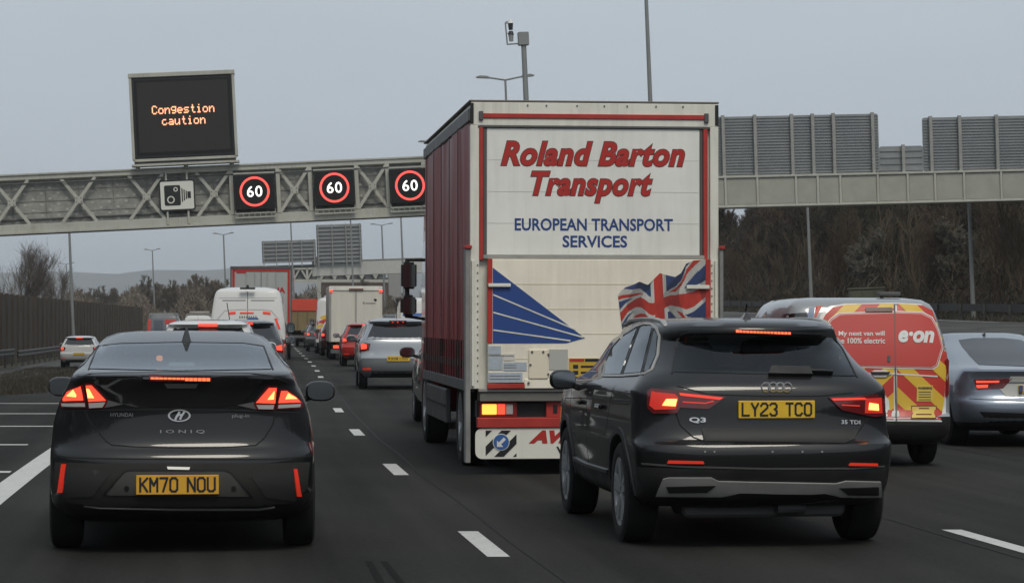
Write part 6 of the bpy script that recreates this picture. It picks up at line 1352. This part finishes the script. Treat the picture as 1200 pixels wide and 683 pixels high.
# ------------------------------------------------------------------ other lorries
def lorry(name, label, px, Y, L, W, H, z0, pm, cat='lorry'):
    o = empty(name, ((px-600)/F*Y, Y, 0), head(Y), 0, label, cat, GRP); hw = W/2
    MB().box(-hw, hw, 0, L, z0, H).build('box_body', pm, o, bevel=.03)
    for x in (-.42, .42): MB().box(x-.06, x+.06, .2, L+1.5, z0-.3, z0-.02).build('chassis_rail', DGREY, o)
    MB().box(-hw+.05, hw-.05, -.02, .1, z0-.45, z0-.28).build('bumper_beam', DGREY, o, bevel=.01)
    for sg in (-1, 1): lb_ = MB().box(sg*(hw-.33)-.2, sg*(hw-.33)+.2, -.03, .05, z0-.26, z0-.1).build('tail_light', DRLENS, o, bevel=.01); MB().box(sg*(hw-.28)-.12, sg*(hw-.28)+.1, -.036, .0, z0-.24, z0-.12).build('lit_lens', REDON, lb_)
    for yy in (1.6, L+.6):
        for sg in (-1, 1): wheel(o, sg*(hw-.17), yy, .45, .26, DALLOY, n=18)
    MB().box(-hw+.08, hw-.08, L+.15, L+1.9, .55, min(H-.3, 2.9)).build('cab', pm, o, bevel=.1, seg=2); MB().box(-hw+.2, hw-.2, L+1.85, L+1.95, 1.6, 2.5).build('windscreen', BLKG, o, bevel=.02)
    return o
PTR = mat('grey white trailer door', (.36, .37, .36), .5, var=.08, vscale=1)
o = lorry('red_edged_lorry', 'tall trailer with a thin red border round its pale doors beyond the white van', 306, 104, 9, 2.5, 3.80, 1.1, PTR)
for x0, x1, z0, z1, m_ in ((-1.25, 1.25, 3.72, 3.80, DGREY), (-1.25, -1.19, 1.1, 3.72, DGREY), (1.19, 1.25, 1.1, 3.72, DGREY)): MB().box(x0, x1, -.05, -.0, z0, z1).build('door_frame', m_, o)
for x0, x1, z0, z1 in ((-1.12, 1.12, 3.60, 3.68), (-1.16, -1.07, 1.2, 3.68), (1.07, 1.16, 1.2, 3.68)): MB().box(x0, x1, -.025, -.004, z0, z1).build('red_border', REDP, o)
flat_text('lettering', 'IA', .66, 2.72, .98, 2.95, -.004, REDP, o, bold=.05); MB().box(-1.0, -.6, -.012, -.004, 3.52, 3.58).build('small_print', REDP, o)
MB().box(-.01, .01, -.02, 0, 1.15, 3.6).build('door_seam', DGREY, o)
for x in (-.6, -.25, .25, .6): MB().cyl((x, -.03, 1.15), (x, -.03, 3.55), .014, n=6).build('locking_bar', PTR, o)
WBX = mat('warm white box', (.60, .57, .50), .5, var=.08, vscale=1.3, stretch=(3, 1, .4))
o = lorry('white_box_lorry', 'plain white box lorry with a small grey logo on its rear door', 417, 104, 6, 2.15, 3.0, .72, WBX)
MB().box(-1.08, 1.08, -.04, -.0, 2.83, 2.99).build('header', FRW, o); MB().box(-.035, .035, -.02, 0, .74, 2.83).build('door_seam', mat('door seam grey', (.33,.32,.29), .6), o)
for x in (-1.03, 1.0): MB().box(x-.05, x+.08, -.06, -.03, 2.76, 2.84).build('marker_lamp', REDON, o)
MB().box(-.28, .3, -.06, -.03, 2.82, 2.9).build('door_catch', mat('rust brown catch', (.12,.06,.04), .7), o); MB().box(-1.075, -1.0, -.03, .01, .74, 2.8).build('edge_trim', GREY, o)
MB().box(.28, .36, -.008, 0, 2.27, 2.36).build('small_print', mat('grey logo', (.26,.25,.22), .6), o); MB().box(.39, .80, -.008, 0, 2.28, 2.33).build('small_print', MATS['grey logo'], o); MB().prism([(.72,2.42),(.82,2.36),(.86,2.46),(.76,2.5)], -.006, 0).build('logo_mark', INK, o)
o = lorry('tipper_lorry', 'distant tipper lorry with orange red body top and ochre tailgate', 349, 158, 6, 2.45, 2.45, 1.0, mat('ochre tailgate', (.20,.15,.07), .7, var=.2, vscale=2))
MB().box(-1.26, 1.26, -.06, 6, 2.2, 2.95).build('load_cover', mat('orange red cover', (.55,.06,.03), .6, var=.1), o, bevel=.04, seg=2)
for k in range(5): MB().box(-1.2+k*.6-.04, -1.2+k*.6+.04, -.05, 0, 1.0, 2.2).build('tailgate_rib', mat('ochre rib', (.14,.10,.05), .7), o)
o = lorry('white_lorry', 'far white lorry beyond the striped van at the end of the second lane', 397, 230, 8, 2.5, 3.9, 1.1, FRW)
for z_ in (1.4, 3.6): MB().box(-1.1, 1.1, -.02, 0, z_, z_+.1).build('red_border', REDP, o)

# ------------------------------------------------------------------ haze
hz = mat('haze', (1, 1, 1)); N, L_ = nodes(hz); N.remove(N['Principled BSDF'])
pv = N.new('ShaderNodeVolumePrincipled'); pv.inputs['Color'].default_value = (.86, .89, .93, 1); pv.inputs['Density'].default_value = .00019; pv.inputs['Anisotropy'].default_value = .2
L_.new(pv.outputs[0], N['Material Output'].inputs['Volume'])
b = MB().box(-4600, 4600, -70, 6400, -8, 150); tag(b.build('haze', hz), kind='stuff')
